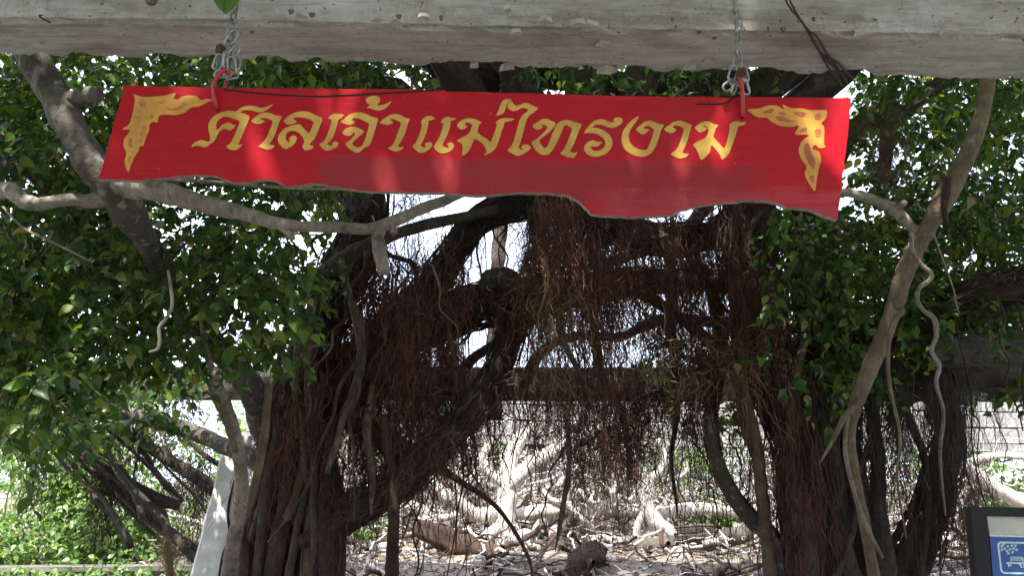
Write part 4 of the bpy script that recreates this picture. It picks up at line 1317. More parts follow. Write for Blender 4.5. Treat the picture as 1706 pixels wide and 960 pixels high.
for pts in [
    [(1030, 745, 12.0, 10), (1058, 775, 12.0, 11), (1078, 805, 12.0, 12), (1078, 845, 12.0, 13), (1095, 875, 12.0, 14), (1130, 910, 12.0, 16), (1165, 985, 12.0, 20)],
    [(1075, 850, 12.0, 7), (1060, 890, 12.0, 6), (1062, 960, 12.0, 7)],
    [(1078, 810, 12.0, 7), (1110, 770, 12.0, 7), (1100, 730, 12.0, 6)],
    [(1035, 750, 12.0, 12), (1050, 760, 11.95, 17), (1060, 755, 11.9, 8)],
]:
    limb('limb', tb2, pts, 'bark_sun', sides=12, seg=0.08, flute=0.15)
tb3 = thing('bleached_banyan', at(960, 985, 13.2), 'long pale horizontal limb lying low across the centre background', 'tree')
for pts in [
    [(850, 862, 12.9, 9), (900, 852, 13.0, 11), (960, 848, 13.1, 12), (1030, 850, 13.2, 12), (1100, 853, 13.3, 11), (1180, 850, 13.4, 10), (1250, 862, 13.4, 8)],
    [(900, 850, 13.0, 7), (890, 900, 13.0, 7), (880, 985, 13.0, 9)],
    [(1100, 853, 13.3, 7), (1120, 810, 13.3, 6), (1150, 780, 13.3, 5)],
]:
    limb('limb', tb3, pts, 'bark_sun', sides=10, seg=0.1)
tb4 = thing('bleached_banyan', at(1690, 985, 12.5), 'pale mottled limb slanting down at right above the blue sign', 'tree')
for pts in [
    [(1560, 745, 12.3, 10), (1620, 790, 12.3, 12), (1680, 825, 12.3, 13), (1760, 870, 12.4, 15), (1850, 990, 12.5, 22)],
    [(1600, 775, 12.3, 7), (1660, 760, 12.3, 6), (1740, 765, 12.3, 6)],
    [(1640, 800, 12.3, 6), (1600, 840, 12.3, 6), (1590, 985, 12.3, 8)],
]:
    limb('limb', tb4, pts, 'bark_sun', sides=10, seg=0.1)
# further bleached stems, nothing in the picture tells them apart
for i in range(58):
    x = random.uniform(-3.4, 9.5)
    y = random.uniform(12.9, 19) if i < 40 else random.uniform(12.2, 13.2)
    if i >= 40:
        x, y = random.uniform(-2.6, 6.5), y + 0.8
    g0 = gz(x, y)
    t = thing('bleached_tree', Vector((x, y, g0)), 'thin bleached stem in the sunlit tangle below the block parapet', 'tree', 'bleached stems in the sunlit tangle')
    h = random.uniform(0.9, 1.6) if y < 14.3 else random.uniform(1.0, 2.4)
    lean = random.uniform(-0.9, 0.9)
    if i >= 40:
        h, lean = random.uniform(1.4, 1.9), random.uniform(-0.35, 0.35)
    r = random.choice((0.03, 0.04, 0.05, 0.07, 0.1)) * random.uniform(0.8, 1.2) * (1.0 if i < 40 else 0.65)
    tp = [(x, y, g0 - 0.1, r * 1.6)]
    for k in range(1, 5):
        tp.append((x + lean * k / 4 + random.uniform(-.18, .18), y + random.uniform(-.2, .2), g0 + h * k / 4, r * (1.2 - 0.15 * k)))
    V, Fc, P_, R_ = limb_geo(tp, seed=i, wob=1.6, seg=0.07, sides=10, flute=0.25)
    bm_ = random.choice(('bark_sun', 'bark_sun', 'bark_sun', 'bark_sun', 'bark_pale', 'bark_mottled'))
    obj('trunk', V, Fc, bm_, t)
    for q in range(random.randint(5, 7)):
        k = random.randint(len(P_) // 6, len(P_) - 2)
        s_ = P_[k]
        sg = random.choice((-1, 1))
        ln = random.uniform(0.4, 1.7)
        bp = [(*s_, R_[k] * 0.8)]
        dz = random.uniform(-0.3, 1.0)
        fat = random.uniform(0.5, 0.95)
        for m_ in range(1, 6):
            bp.append((s_[0] + sg * ln * m_ / 5 + random.uniform(-.12, .12), s_[1] + random.uniform(-.3, .3), min(2.5, max(g0 + 0.02, s_[2] + dz * m_ / 5 * ln + random.uniform(-.17, .17))), R_[k] * fat * (1 - 0.13 * m_)))
        V, Fc, _, _ = limb_geo(bp, seed=i * 7 + q, wob=1.6, seg=0.08, sides=8, flute=0.2)
        obj('limb', V, Fc, bm_, t)
    n_ = 14
    tops = np.array([P_[random.randint(len(P_) // 3, len(P_) - 1)] + np.array([random.uniform(-.8, .8), random.uniform(-.2, .2), random.uniform(-.15, .05)]) for _ in range(n_)])
    V, Fq = strands(tops, np.minimum(tops[:, 2] - g0 + 0.05, rng.uniform(0.4, 1.4, n_)).clip(0.1), 0.008, 0.28, 14)
    obj('aerial_roots', V, Fq, bm_, t, kind='stuff')
    n_ = 5
    K = 12
    tt = np.linspace(0, 1, K)
    st0 = P_[rng.integers(0, len(P_), n_)]
    dd = rng.normal(size=(n_, 3)) * np.array([1.0, 0.5, 0.35])
    Q = st0[:, None, :] + dd[:, None, :] * tt[None, :, None] * 0.9 + np.cumsum(rng.normal(size=(n_, K, 3)), 1) * 0.05
    Q[:, :, 2] = np.maximum(Q[:, :, 2], g0)
    V, Fq = tubes(Q, (0.008 * rng.uniform(0.5, 1.8, n_))[:, None] * (1.1 - 0.6 * tt[None]), 4)
    obj('twigs', V, Fq, bm_, t, kind='stuff')

# dark post far behind, seen through the sky gap
dp = thing('dark_post', at(829, 480, 9.6), 'dark upright stem against the sky gap above the grey knot', 'tree stem')
limb('trunk', dp, [(822, 700, 9.6, 14), (825, 560, 9.6, 13), (828, 470, 9.6, 12), (830, 420, 9.6, 12), (834, 360, 9.6, 12), (838, 250, 9.6, 11)], 'bark', sides=10, seg=0.1)

# debris on the ground
lg = thing('fallen_log', at(1150, 930, 12.0), 'dark curved fallen log lying before the bleached tangle', 'log')
limb('log_body', lg, [(1035, 905, 11.5, 13), (1090, 915, 11.5, 16), (1160, 910, 11.5, 16), (1220, 895, 11.6, 15), (1265, 880, 11.7, 12)], 'bark', sides=14, seg=0.06, flute=0.2)
lg2 = thing('fallen_log', at(740, 920, 11.0), 'broken brown log at the foot of the Y-shaped stem', 'log')
limb('log_body', lg2, [(690, 880, 11.0, 14), (730, 895, 11.0, 17), (780, 915, 11.0, 18), (830, 925, 11.0, 14)], 'bark_red', sides=14, seg=0.05, flute=0.35, rough=0.3)
bb = thing('stick_bundle', at(1160, 895, 11.3), 'bundle of thin dark sticks lying beside the root column', 'sticks')
for i in range(14):
    yy = 878 + (i % 7) * 3.4 + random.uniform(-1, 1)
    limb('stick', bb, [(1128 + random.uniform(-6, 6), yy + 3, 11.3 + 0.04 * (i // 7), 2), (1160, yy + random.uniform(-2, 1), 11.3 + 0.04 * (i // 7), 2), (1190 + random.uniform(-5, 5), yy - 1, 11.3 + 0.04 * (i // 7), 2)], 'bark', sides=6, seg=0.06)
st_ = thing('pale_stump', at(1140, 950, 11.0), 'broken pale stump on the ground under the stick bundle', 'stump')
limb('stump_body', st_, [(1128, 990, 11.0, 24), (1132, 960, 11.0, 20), (1140, 935, 11.0, 17), (1146, 922, 11.0, 13)], 'bark_sun', sides=14, seg=0.04, flute=0.3, rough=0.25)

# broken sticks lying everywhere on the raised ground
n_, K = 1250, 9
bx_, by_ = rng.uniform(-4.5, 9, n_), 9.6 + 10 * rng.uniform(0, 1, n_) ** 2.0
an = rng.uniform(0, 6.283, n_)
ln = 0.45 * np.exp(rng.normal(size=n_) * 0.7)
tt = np.linspace(-0.5, 0.5, K)
Q = np.zeros((n_, K, 3))
Q[:, :, 0] = bx_[:, None] + np.cos(an)[:, None] * ln[:, None] * tt
Q[:, :, 1] = by_[:, None] + np.sin(an)[:, None] * ln[:, None] * tt
Q[:, :, 2] = np.array([gz(a, b) for a, b in zip(bx_, by_)])[:, None] + 0.03 + rng.uniform(0, 0.16, (n_, 1)) + rng.normal(size=(n_, 1)) * ln[:, None] * 0.25 * tt
Q += np.cumsum(rng.normal(size=Q.shape), 1) * 0.026
V, Fq = tubes(Q, (0.011 * np.exp(rng.normal(size=n_) * 0.75))[:, None] * np.ones((1, K)), 5)
cut = n_ // 2 * K * 5
fcut = n_ // 2 * (K - 1) * 5
o = obj('brushwood', V[:cut], Fq[:fcut], 'bark_sun', None)
tag(o, 'pale broken sticks strewn below the bleached tangle', 'brushwood', kind='stuff')
o = obj('brushwood', V[cut:], Fq[fcut:] - cut, 'bark_red', None)
tag(o, 'brown broken sticks strewn below the bleached tangle', 'brushwood', kind='stuff')
# leaf litter over the ground
n_ = 30000
lx, ly = rng.uniform(-9, 12, n_), rng.uniform(4.5, 24, n_)
lz = np.array([gz(x, y) + 0.015 for x, y in zip(lx, ly)])
ax_ = rng.normal(size=(n_, 3))
ax_[:, 2] *= 0.25
nr_ = np.array([0, 0, 1.0]) + rng.normal(size=(n_, 3)) * 0.35
o = leaves_mesh('leaf_litter', np.stack([lx, ly, lz], -1), ax_, nr_, rng.uniform(0.05, 0.13, n_), 'litter', None, simple=True)
tag(o, 'dry fallen leaves scattered over the ground', 'leaf litter', kind='stuff')

# ================================================================ RED SIGNBOARD
SY = 1.62
SG = thing('signboard', at(800, 320, SY), 'red painted hanging signboard with golden Thai lettering and flame corners', 'sign')
SB = BASE[SG.name]
outline = [(208, 142), (280, 144), (360, 146), (480, 147), (600, 148), (735, 149), (745, 152), (880, 155), (1040, 160), (1180, 161), (1190, 161), (1215, 163), (1230, 161), (1330, 162), (1418, 163), (1414, 210), (1407, 270), (1401, 320), (1395, 366),
           (1375, 359), (1350, 349), (1330, 346), (1310, 345), (1295, 338), (1278, 334), (1240, 334), (1200, 338), (1160, 343), (1138, 349), (1120, 357), (1085, 360), (1050, 361), (1010, 359), (985, 355), (972, 343), (962, 333), (945, 325), (920, 321), (890, 320), (860, 320),
           (830, 323), (800, 326), (770, 324), (740, 320), (700, 320), (660, 319), (630, 319), (600, 317), (570, 313), (550, 310), (535, 306), (520, 305), (505, 307), (490, 309), (480, 311), (468, 305), (455, 299), (440, 298), (425, 301), (400, 304), (388, 303), (375, 298), (360, 293), (340, 291), (315, 292), (290, 294), (265, 297), (245, 299), (225, 301), (205, 299), (185, 299), (165, 297), (172, 272), (184, 228), (197, 182)]


def sign_mat():
    m, nt, N, L, B = new_mat('red_board_paint')
    tc = N.new('ShaderNodeTexCoord')
    sep = N.new('ShaderNodeSeparateXYZ')
    L.new(tc.outputs['Object'], sep.inputs[0])
    v = tc.outputs['Object']
    grain = noise_n(N, L, coords(N, L, (1.2, 8, 14)), 6, 6, 0.6)
    red = ramp(N, L, grain, [(0.3, (0.38, 0.004, 0.012)), (0.7, (0.46, 0.006, 0.016))])
    wn_ = noise_n(N, L, coords(N, L, (1.0, 1.0, 1.6)), 16, 8, 0.7)
    wob = mth(N, L, 'MULTIPLY', mth(N, L, 'SUBTRACT', wn_, 0.5), 0.11)

    def above(sock, lo, hi):
        mr = N.new('ShaderNodeMapRange')
        mr.inputs[1].default_value = lo
        mr.inputs[2].default_value = hi
        mr.interpolation_type = 'SMOOTHSTEP'
        L.new(sock, mr.inputs[0])
        return mr.outputs[0]
    xx = mth(N, L, 'ADD', sep.outputs[0], wob)
    zz = mth(N, L, 'ADD', sep.outputs[2], wob)
    xl, xr = at(535, 280, SY).x - SB.x, at(1275, 300, SY).x - SB.x
    zt = at(850, 263, SY).z - SB.z
    zb = at(600, 304, SY).z - SB.z
    k1 = mth(N, L, 'MULTIPLY', above(xx, xl - 0.02, xl + 0.02), mth(N, L, 'SUBTRACT', 1.0, above(xx, xr - 0.06, xr + 0.03)))
    # band top follows the slope of the board
    slope = (at(1200, 272, SY).z - at(560, 260, SY).z) / (at(1200, 272, SY).x - at(560, 260, SY).x)
    zs = mth(N, L, 'SUBTRACT', zz, mth(N, L, 'MULTIPLY', sep.outputs[0], slope))
    k2 = mth(N, L, 'SUBTRACT', 1.0, above(zs, zt - 0.014, zt + 0.008))
    k3 = above(mth(N, L, 'ADD', zs, mth(N, L, 'MULTIPLY', wob, 1.2)), zb - 0.075, zb - 0.03)
    k = mth(N, L, 'MULTIPLY', mth(N, L, 'MULTIPLY', k1, k2), k3)
    blot = ramp(N, L, noise_n(N, L, coords(N, L, (1, 1, 1)), 9, 5, 0.6), [(0.3, (0.55, 0.55, 0.55)), (0.55, (1, 1, 1))])
    k = mth(N, L, 'MULTIPLY', k, blot)
    c = mixc(N, L, mth(N, L, 'MULTIPLY', k, 0.65), red, (0.215, 0.034, 0.038))
    # rubbed, paler lower right
    xr2 = at(1000, 340, SY).x - SB.x
    zr2 = at(1200, 318, SY).z - SB.z
    kk = mth(N, L, 'MULTIPLY', above(xx, xr2 - 0.05, xr2 + 0.05), mth(N, L, 'SUBTRACT', 1.0, above(zz, zr2 - 0.012, zr2 + 0.012)))
    c = mixc(N, L, mth(N, L, 'MULTIPLY', mth(N, L, 'MULTIPLY', kk, grain), 0.8), c, (0.42, 0.075, 0.085))
    # long grain, grime and flaked specks
    g2 = noise_n(N, L, coords(N, L, (0.5, 8, 40)), 7, 6, 0.7)
    c = mixc(N, L, mth(N, L, 'MULTIPLY', ramp(N, L, g2, [(0.52, (0, 0, 0)), (0.7, (1, 1, 1))]), 0.4), c, (0.2, 0.006, 0.012))
    g3 = noise_n(N, L, coords(N, L, (1, 1, 0.6)), 4, 8, 0.7)
    c = mixc(N, L, mth(N, L, 'MULTIPLY', ramp(N, L, g3, [(0.5, (0, 0, 0)), (0.75, (1, 1, 1))]), 0.45), c, (0.24, 0.02, 0.025))
    g4 = noise_n(N, L, v, 70, 3, 0.6)
    c = mixc(N, L, mth(N, L, 'MULTIPLY', ramp(N, L, g4, [(0.70, (0, 0, 0)), (0.74, (1, 1, 1))]), 0.5), c, (0.45, 0.2, 0.18))
    # scratches
    sc = ramp(N, L, noise_n(N, L, coords(N, L, (6, 6, 60)), 5, 2, 0.5), [(0.73, (0, 0, 0)), (0.76, (1, 1, 1))])
    c = mixc(N, L, mth(N, L, 'MULTIPLY', sc, 0.3), c, (0.5, 0.16, 0.15))
    L.new(c, B.inputs['Base Color'])
    rr = mth(N, L, 'ADD', 0.36, mth(N, L, 'MULTIPLY', k, 0.3))
    L.new(rr, B.inputs['Roughness'])
    B.inputs['Specular IOR Level'].default_value = 0.22
    bump(N, L, B, mth(N, L, 'ADD', grain, noise_n(N, L, v, 60, 4, 0.6)), 0.25, 0.003)
    return m


M['sign_red'] = sign_mat()


def plate(name, polys_px, ydist, thick, mats, parent, px=True, bow=None):
    """flat piece cut to outline(s) seen at distance ydist; polys[0] outer, others holes; thickness goes away from the viewer"""
    polys = []
    for pl in polys_px:
        polys.append([at(a, b, ydist) if px else Vector(q) for q in pl for (a, b) in [q]])
    tri = tessellate_polygon([[Vector((p.x, p.z, 0)) for p in pl] for pl in polys])
    flat = [p for pl in polys for p in pl]
    n = len(flat)
    V = [p.copy() for p in flat] + [p + Vector((0, thick, 0)) for p in flat]
    Fc, mi = [], []
    for t in tri:
        a, b, c = [flat[i] for i in t]
        nrm = (b - a).cross(c - a)
        f = list(t) if nrm.y < 0 else list(t)[::-1]
        Fc.append(f)
        mi.append(0)
        Fc.append([i + n for i in f[::-1]])
        mi.append(0)
    off = 0
    for pl in polys:
        for i in range(len(pl)):
            a, b = off + i, off + (i + 1) % len(pl)
            Fc.append([a, b, b + n, a + n])
            mi.append(len(mats) - 1)
        off += len(pl)
    o = obj(name, [tuple(v) for v in V], Fc, mats, parent, smooth=False)
    o.data.polygons.foreach_set('material_index', mi)
    bm = bmesh.new()
    bm.from_mesh(o.data)
    bmesh.ops.recalc_face_normals(bm, faces=bm.faces)
    bm.to_mesh(o.data)
    bm.free()
    return o


# little nicks along the outline so that the sawn edge is not ruler-straight
ol = []
for i in range(len(outline)):
    a, b = outline[i], outline[(i + 1) % len(outline)]
    L_ = math.hypot(b[0] - a[0], b[1] - a[1])
    n_ = max(1, int(L_ / 7))
    for k in range(n_):
        t = k / n_
        x, y = a[0] + (b[0] - a[0]) * t, a[1] + (b[1] - a[1]) * t
        jj = 0.7 if 14 <= i else 0.3
        ol.append((x + random.gauss(0, jj * 0.6), y + random.gauss(0, jj * 0.6)))
plate('panel', [ol], SY, 0.016, ['sign_red', 'raw_wood'], SG)


def shrink(p, k):
    cx = sum(a for a, b in p) / len(p)
    cy = sum(b for a, b in p) / len(p)
    return [(cx + (a - cx) * k, cy + (b - cy) * k) for a, b in p]


def zo(pts, ox, oy, s=8.0):
    return [(ox + a / s, oy + b / s) for a, b in pts]


def chaikin(p):
    out = []
    n = len(p)
    for i in range(n):
        a, b = p[i], p[(i + 1) % n]
        out.append((a[0] * .82 + b[0] * .18, a[1] * .82 + b[1] * .18))
        out.append((a[0] * .18 + b[0] * .82, a[1] * .18 + b[1] * .82))
    return out


LET = []
LET.append(('letter', zo([(72, 765), (78, 730), (125, 688), (200, 662), (262, 676), (300, 690), (320, 672), (320, 620), (300, 540), (292, 480), (310, 420), (350, 360), (410, 320), (480, 290), (560, 275), (620, 278), (665, 285), (720, 240), (780, 212), (860, 205), (930, 212), (985, 235), (1040, 232), (1100, 210), (1160, 180), (1120, 225), (1060, 270), (1000, 295), (950, 295), (890, 272), (830, 262), (770, 265), (715, 290), (790, 320), (850, 345), (825, 420), (790, 500), (750, 600), (715, 680), (690, 725), (715, 728), (755, 712), (720, 760), (670, 795), (610, 798), (565, 780), (530, 745), (575, 720), (610, 680), (640, 610), (680, 520), (720, 410), (660, 390), (600, 370), (540, 350), (490, 355), (440, 385), (405, 440), (400, 490), (412, 530), (440, 505), (470, 470), (530, 435), (590, 432), (620, 465), (668, 455), (640, 500), (600, 530), (565, 535), (530, 515), (490, 515), (450, 545), (420, 590), (400, 640), (370, 690), (320, 720), (280, 755), (230, 762), (180, 740), (130, 735)], 310, 150)))
LET.append(('letter', zo([(865, 410), (920, 360), (980, 315), (1050, 297), (1120, 300), (1190, 335), (1280, 348), (1250, 400), (1220, 490), (1170, 620), (1130, 690), (1095, 718), (1130, 728), (1185, 735), (1150, 780), (1080, 795), (1020, 775), (955, 745), (1010, 710), (1050, 670), (1080, 610), (1130, 500), (1160, 410), (1110, 385), (1060, 370), (1010, 368), (985, 385), (1060, 410), (1010, 440), (950, 452), (900, 440)], 310, 150)))
LET.append(('letter', zo([(175, 410), (220, 365), (290, 315), (370, 285), (450, 278), (520, 290), (600, 330), (705, 375), (670, 460), (630, 560), (590, 650), (540, 700), (520, 720), (545, 735), (590, 742), (560, 780), (500, 800), (450, 795), (425, 745), (450, 715), (455, 680), (435, 620), (390, 570), (330, 540), (270, 540), (225, 570), (205, 610), (210, 660), (240, 690), (265, 690), (250, 640), (290, 605), (340, 605), (358, 640), (340, 690), (300, 740), (210, 790), (150, 755), (110, 700), (100, 640), (130, 570), (190, 510), (260, 480), (320, 465), (375, 447), (410, 465), (450, 510), (520, 580), (545, 530), (585, 420), (520, 385), (450, 365), (380, 358), (320, 365), (300, 385), (360, 410), (320, 443), (265, 460), (210, 445)], 450, 150)))
LET.append(('letter', zo([(775, 375), (810, 330), (860, 310), (920, 318), (990, 325), (950, 370), (905, 395), (900, 440), (880, 510), (850, 600), (810, 670), (755, 710), (790, 740), (830, 735), (830, 700), (870, 680), (915, 700), (900, 750), (830, 790), (750, 808), (700, 780), (650, 725), (720, 680), (750, 620), (790, 520), (820, 420), (815, 390)], 450, 150)))
LET.append(('letter', zo([(930, 425), (990, 380), (1050, 330), (1120, 300), (1200, 295), (1280, 315), (1360, 355), (1445, 375), (1420, 450), (1390, 560), (1350, 680), (1320, 740), (1250, 770), (1190, 830), (1140, 832), (1080, 800), (1030, 760), (1000, 710), (1060, 675), (1105, 625), (1140, 578), (1065, 548), (1110, 582), (1060, 612), (1005, 602), (955, 572), (1000, 515), (1060, 488), (1130, 485), (1190, 510), (1260, 545), (1220, 590), (1170, 630), (1120, 670), (1090, 710), (1120, 745), (1170, 765), (1220, 750), (1250, 690), (1290, 580), (1325, 445), (1260, 410), (1190, 375), (1130, 368), (1080, 390), (1135, 420), (1100, 455), (1050, 465), (990, 445)], 450, 150)))
LET.append(('tone_mark', zo([(85, 240), (120, 205), (140, 190), (95, 175), (72, 140), (85, 105), (130, 82), (190, 72), (245, 80), (268, 115), (255, 160), (218, 195), (260, 205), (310, 195), (360, 170), (425, 140), (380, 205), (330, 245), (270, 268), (220, 270), (160, 250), (115, 232)], 600, 150)))
LET.append(('letter', zo([(255, 430), (320, 375), (390, 330), (470, 315), (540, 330), (600, 370), (665, 380), (640, 430), (610, 540), (570, 640), (530, 710), (495, 740), (530, 760), (585, 755), (550, 795), (490, 818), (440, 810), (365, 775), (430, 735), (470, 660), (510, 540), (550, 435), (490, 400), (430, 378), (390, 385), (450, 430), (410, 455), (360, 462), (300, 445)], 600, 150)))
LET.append(('letter', zo([(805, 425), (840, 375), (890, 345), (950, 342), (1005, 372), (960, 395), (910, 405), (910, 450), (890, 540), (850, 650), (800, 740), (850, 765), (880, 755), (855, 715), (900, 690), (950, 692), (965, 730), (930, 785), (860, 825), (800, 840), (740, 800), (692, 750), (750, 690), (790, 590), (820, 480), (822, 435)], 600, 150)))
LET.append(('letter', zo([(1070, 420), (1110, 370), (1170, 348), (1215, 370), (1290, 375), (1240, 400), (1200, 410), (1205, 450), (1180, 550), (1140, 640), (1090, 730), (1140, 770), (1190, 765), (1155, 715), (1200, 692), (1245, 710), (1255, 755), (1210, 810), (1130, 842), (1060, 840), (1010, 800), (978, 755), (1020, 690), (1070, 600), (1100, 490), (1110, 440)], 600, 150)))
LET.append(('letter', zo([(165, 465), (210, 415), (280, 380), (350, 372), (420, 385), (460, 410), (510, 430), (465, 455), (455, 500), (440, 560), (500, 610), (570, 650), (620, 700), (650, 620), (690, 510), (705, 450), (680, 435), (730, 390), (800, 370), (860, 372), (940, 380), (890, 410), (830, 420), (800, 430), (795, 480), (770, 530), (740, 640), (690, 770), (650, 810), (600, 840), (520, 875), (560, 830), (560, 790), (520, 720), (460, 670), (400, 645), (380, 700), (340, 800), (290, 850), (230, 880), (245, 800), (240, 720), (200, 690), (165, 668), (220, 640), (300, 600), (345, 560), (375, 460), (330, 430), (290, 430), (265, 465), (320, 480), (270, 515), (215, 525)], 740, 150)))
LET.append(('tone_mark', zo([(680, 335), (715, 300), (740, 220), (770, 150), (820, 115), (905, 125), (860, 150), (832, 190), (818, 250), (790, 305), (740, 330)], 740, 150)))
LET.append(('letter', zo([(900, 140), (925, 185), (960, 210), (1000, 200), (1060, 172), (1120, 170), (1180, 205), (1260, 240), (1200, 290), (1130, 340), (1100, 390), (1070, 500), (1030, 650), (990, 760), (1020, 795), (1065, 785), (1020, 765), (1050, 725), (1110, 722), (1165, 765), (1120, 810), (1060, 850), (985, 880), (920, 850), (835, 805), (900, 740), (930, 670), (970, 520), (1010, 380), (1060, 320), (1130, 265), (1080, 235), (1030, 235), (980, 265), (920, 278), (865, 255), (840, 215), (855, 170)], 740, 150)))
LET.append(('letter', zo([(130, 395), (200, 345), (260, 305), (330, 300), (390, 330), (455, 355), (420, 420), (340, 500), (220, 585), (250, 645), (290, 690), (330, 685), (360, 610), (410, 480), (455, 385), (490, 345), (540, 322), (620, 318), (690, 340), (800, 375), (760, 450), (720, 560), (670, 680), (630, 740), (680, 755), (745, 745), (690, 825), (610, 815), (560, 790), (500, 765), (550, 720), (590, 640), (640, 520), (670, 425), (620, 400), (570, 375), (540, 440), (480, 580), (420, 700), (360, 770), (300, 788), (230, 770), (170, 710), (115, 610), (180, 580), (250, 520), (310, 460), (345, 410), (300, 385), (250, 370), (240, 380), (285, 405), (240, 440), (185, 445)], 870, 160)))
LET.append(('letter', zo([(815, 492), (860, 430), (910, 370), (960, 325), (1030, 305), (1090, 310), (1150, 340), (1190, 350), (1250, 345), (1205, 325), (1240, 285), (1300, 280), (1345, 310), (1330, 360), (1270, 400), (1200, 425), (1130, 410), (1070, 380), (1010, 372), (960, 385), (930, 415), (1010, 425), (1100, 460), (1170, 520), (1205, 590), (1200, 660), (1160, 730), (1090, 780), (1000, 810), (910, 800), (850, 760), (820, 700), (840, 640), (900, 595), (950, 585), (990, 605), (1070, 612), (1020, 660), (970, 675), (905, 665), (920, 700), (960, 730), (1020, 730), (1080, 700), (1110, 640), (1105, 590), (1060, 540), (1000, 500), (920, 485)], 870, 160)))
LET.append(('letter', zo([(205, 265), (150, 350), (90, 430), (60, 500), (60, 570), (90, 640), (150, 690), (230, 718), (300, 718), (330, 660), (370, 550), (400, 440), (350, 400), (300, 390), (260, 410), (270, 435), (340, 440), (290, 490), (240, 512), (190, 480), (150, 440), (210, 390), (270, 340), (340, 320), (400, 340), (460, 370), (535, 380), (490, 450), (460, 560), (420, 670), (370, 750), (300, 795), (220, 810), (130, 790), (50, 745), (-10, 690), (-35, 620), (-35, 540), (-20, 470), (40, 380), (110, 310), (170, 272)], 1040, 160)))
LET.append(('letter', zo([(525, 435), (590, 390), (660, 340), (740, 320), (810, 350), (905, 380), (880, 450), (850, 570), (810, 680), (770, 745), (820, 770), (865, 760), (830, 810), (740, 838), (680, 810), (610, 770), (680, 730), (720, 670), (770, 540), (800, 430), (740, 395), (680, 385), (640, 410), (700, 445), (660, 485), (610, 492), (560, 465)], 1040, 160)))
LET.append(('letter', zo([(940, 420), (990, 370), (1060, 335), (1130, 335), (1190, 370), (1260, 385), (1225, 420), (1200, 490), (1185, 545), (1240, 600), (1290, 660), (1335, 700), (1360, 640), (1390, 520), (1410, 420), (1400, 380), (1450, 340), (1510, 328), (1550, 350), (1640, 340), (1590, 385), (1530, 395), (1510, 430), (1480, 540), (1440, 650), (1400, 760), (1350, 820), (1300, 850), (1280, 790), (1230, 720), (1160, 645), (1145, 740), (1100, 800), (1030, 858), (1005, 820), (990, 760), (950, 690), (915, 645), (970, 605), (1060, 570), (1105, 530), (1130, 440), (1080, 390), (1045, 395), (1110, 430), (1060, 470), (1010, 485), (970, 460)], 1040, 160)))
for nm, pl in LET:
    plate(nm, [chaikin(pl)], SY - 0.0012, 0.0011, ['gold'], SG)

ornL = zo([(362, 130), (430, 155), (500, 158), (620, 148), (728, 120), (700, 170), (740, 185), (770, 155), (830, 142), (900, 150), (930, 185), (990, 172), (1045, 182), (990, 200), (930, 235), (850, 245), (800, 290), (720, 312), (640, 305), (580, 310), (565, 380), (540, 365), (500, 380), (498, 440), (470, 500), (450, 570), (415, 575), (410, 610), (370, 670), (340, 740), (325, 795), (305, 770), (288, 700), (310, 630), (280, 570), (285, 510), (330, 460), (340, 430), (262, 432), (330, 390), (350, 330), (370, 240), (380, 170)], 150, 130, 5.053)
innL = [[(400, 185), (460, 185), (480, 230), (460, 270), (410, 250)], [(540, 205), (600, 185), (660, 175), (610, 215), (560, 215)], [(590, 250), (660, 262), (740, 250), (780, 200), (830, 175), (850, 195), (800, 240), (720, 282), (640, 280)], [(380, 300), (430, 330), (415, 400), (390, 380)], [(440, 380), (480, 390), (460, 450), (430, 500), (400, 500), (430, 440)], [(320, 500), (360, 480), (350, 550), (370, 600), (330, 600), (310, 560)], [(400, 510), (440, 500), (430, 550), (412, 550)], [(325, 650), (350, 650), (325, 730), (312, 700)], [(500, 300), (540, 300), (530, 345), (500, 350)]]
ornR = zo([(255, 208), (330, 205), (400, 180), (460, 182), (510, 215), (490, 170), (550, 200), (620, 200), (680, 215), (720, 212), (795, 212), (785, 270), (750, 300), (775, 325), (770, 440), (785, 460), (740, 470), (710, 440), (690, 470), (740, 490), (755, 540), (735, 610), (725, 660), (712, 765), (670, 700), (640, 640), (660, 590), (620, 540), (600, 480), (620, 420), (680, 375), (570, 378), (610, 310), (560, 325), (480, 320), (420, 290), (395, 262), (330, 262), (280, 230)], 1180, 130, 4.0)
innR = [[(350, 228), (400, 205), (450, 200), (425, 235), (390, 240)], [(430, 255), (470, 285), (560, 295), (595, 290), (540, 275), (480, 245)], [(455, 232), (500, 245), (530, 240), (490, 222)], [(560, 225), (620, 220), (665, 230), (640, 260), (590, 250)], [(705, 240), (750, 230), (755, 270), (712, 285)], [(705, 335), (755, 335), (752, 390), (715, 400)], [(620, 335), (660, 320), (665, 352), (605, 362)], [(635, 430), (668, 410), (688, 500), (722, 560), (712, 625), (682, 600), (655, 540), (632, 480)], [(665, 650), (708, 640), (705, 710), (685, 690)]]
cL = plate('corner_ornament', [chaikin(ornL)], SY - 0.0012, 0.0011, ['gold_edge'], SG)
for q in innL:
    plate('flame_shading', [chaikin(shrink(zo(q, 150, 130, 5.053), 0.72))], SY - 0.0020, 0.0007, ['flame_inner'], cL)
cR = plate('corner_ornament', [chaikin(ornR)], SY - 0.0012, 0.0011, ['gold_edge'], SG)
for q in innR:
    plate('flame_shading', [chaikin(shrink(zo(q, 1180, 130, 4.0), 0.85))], SY - 0.0020, 0.0007, ['flame_red'], cR)


def wire(name, parent, pts, r, mat, seg=0.01, sides=8, closed=False):
    W_ = [(*p, r) for p in pts]
    V, Fc, _, _ = limb_geo(W_, 0.05, 0.0, sides, seg, 0, random.random() * 50)
    return obj(name, V, Fc, mat, parent)


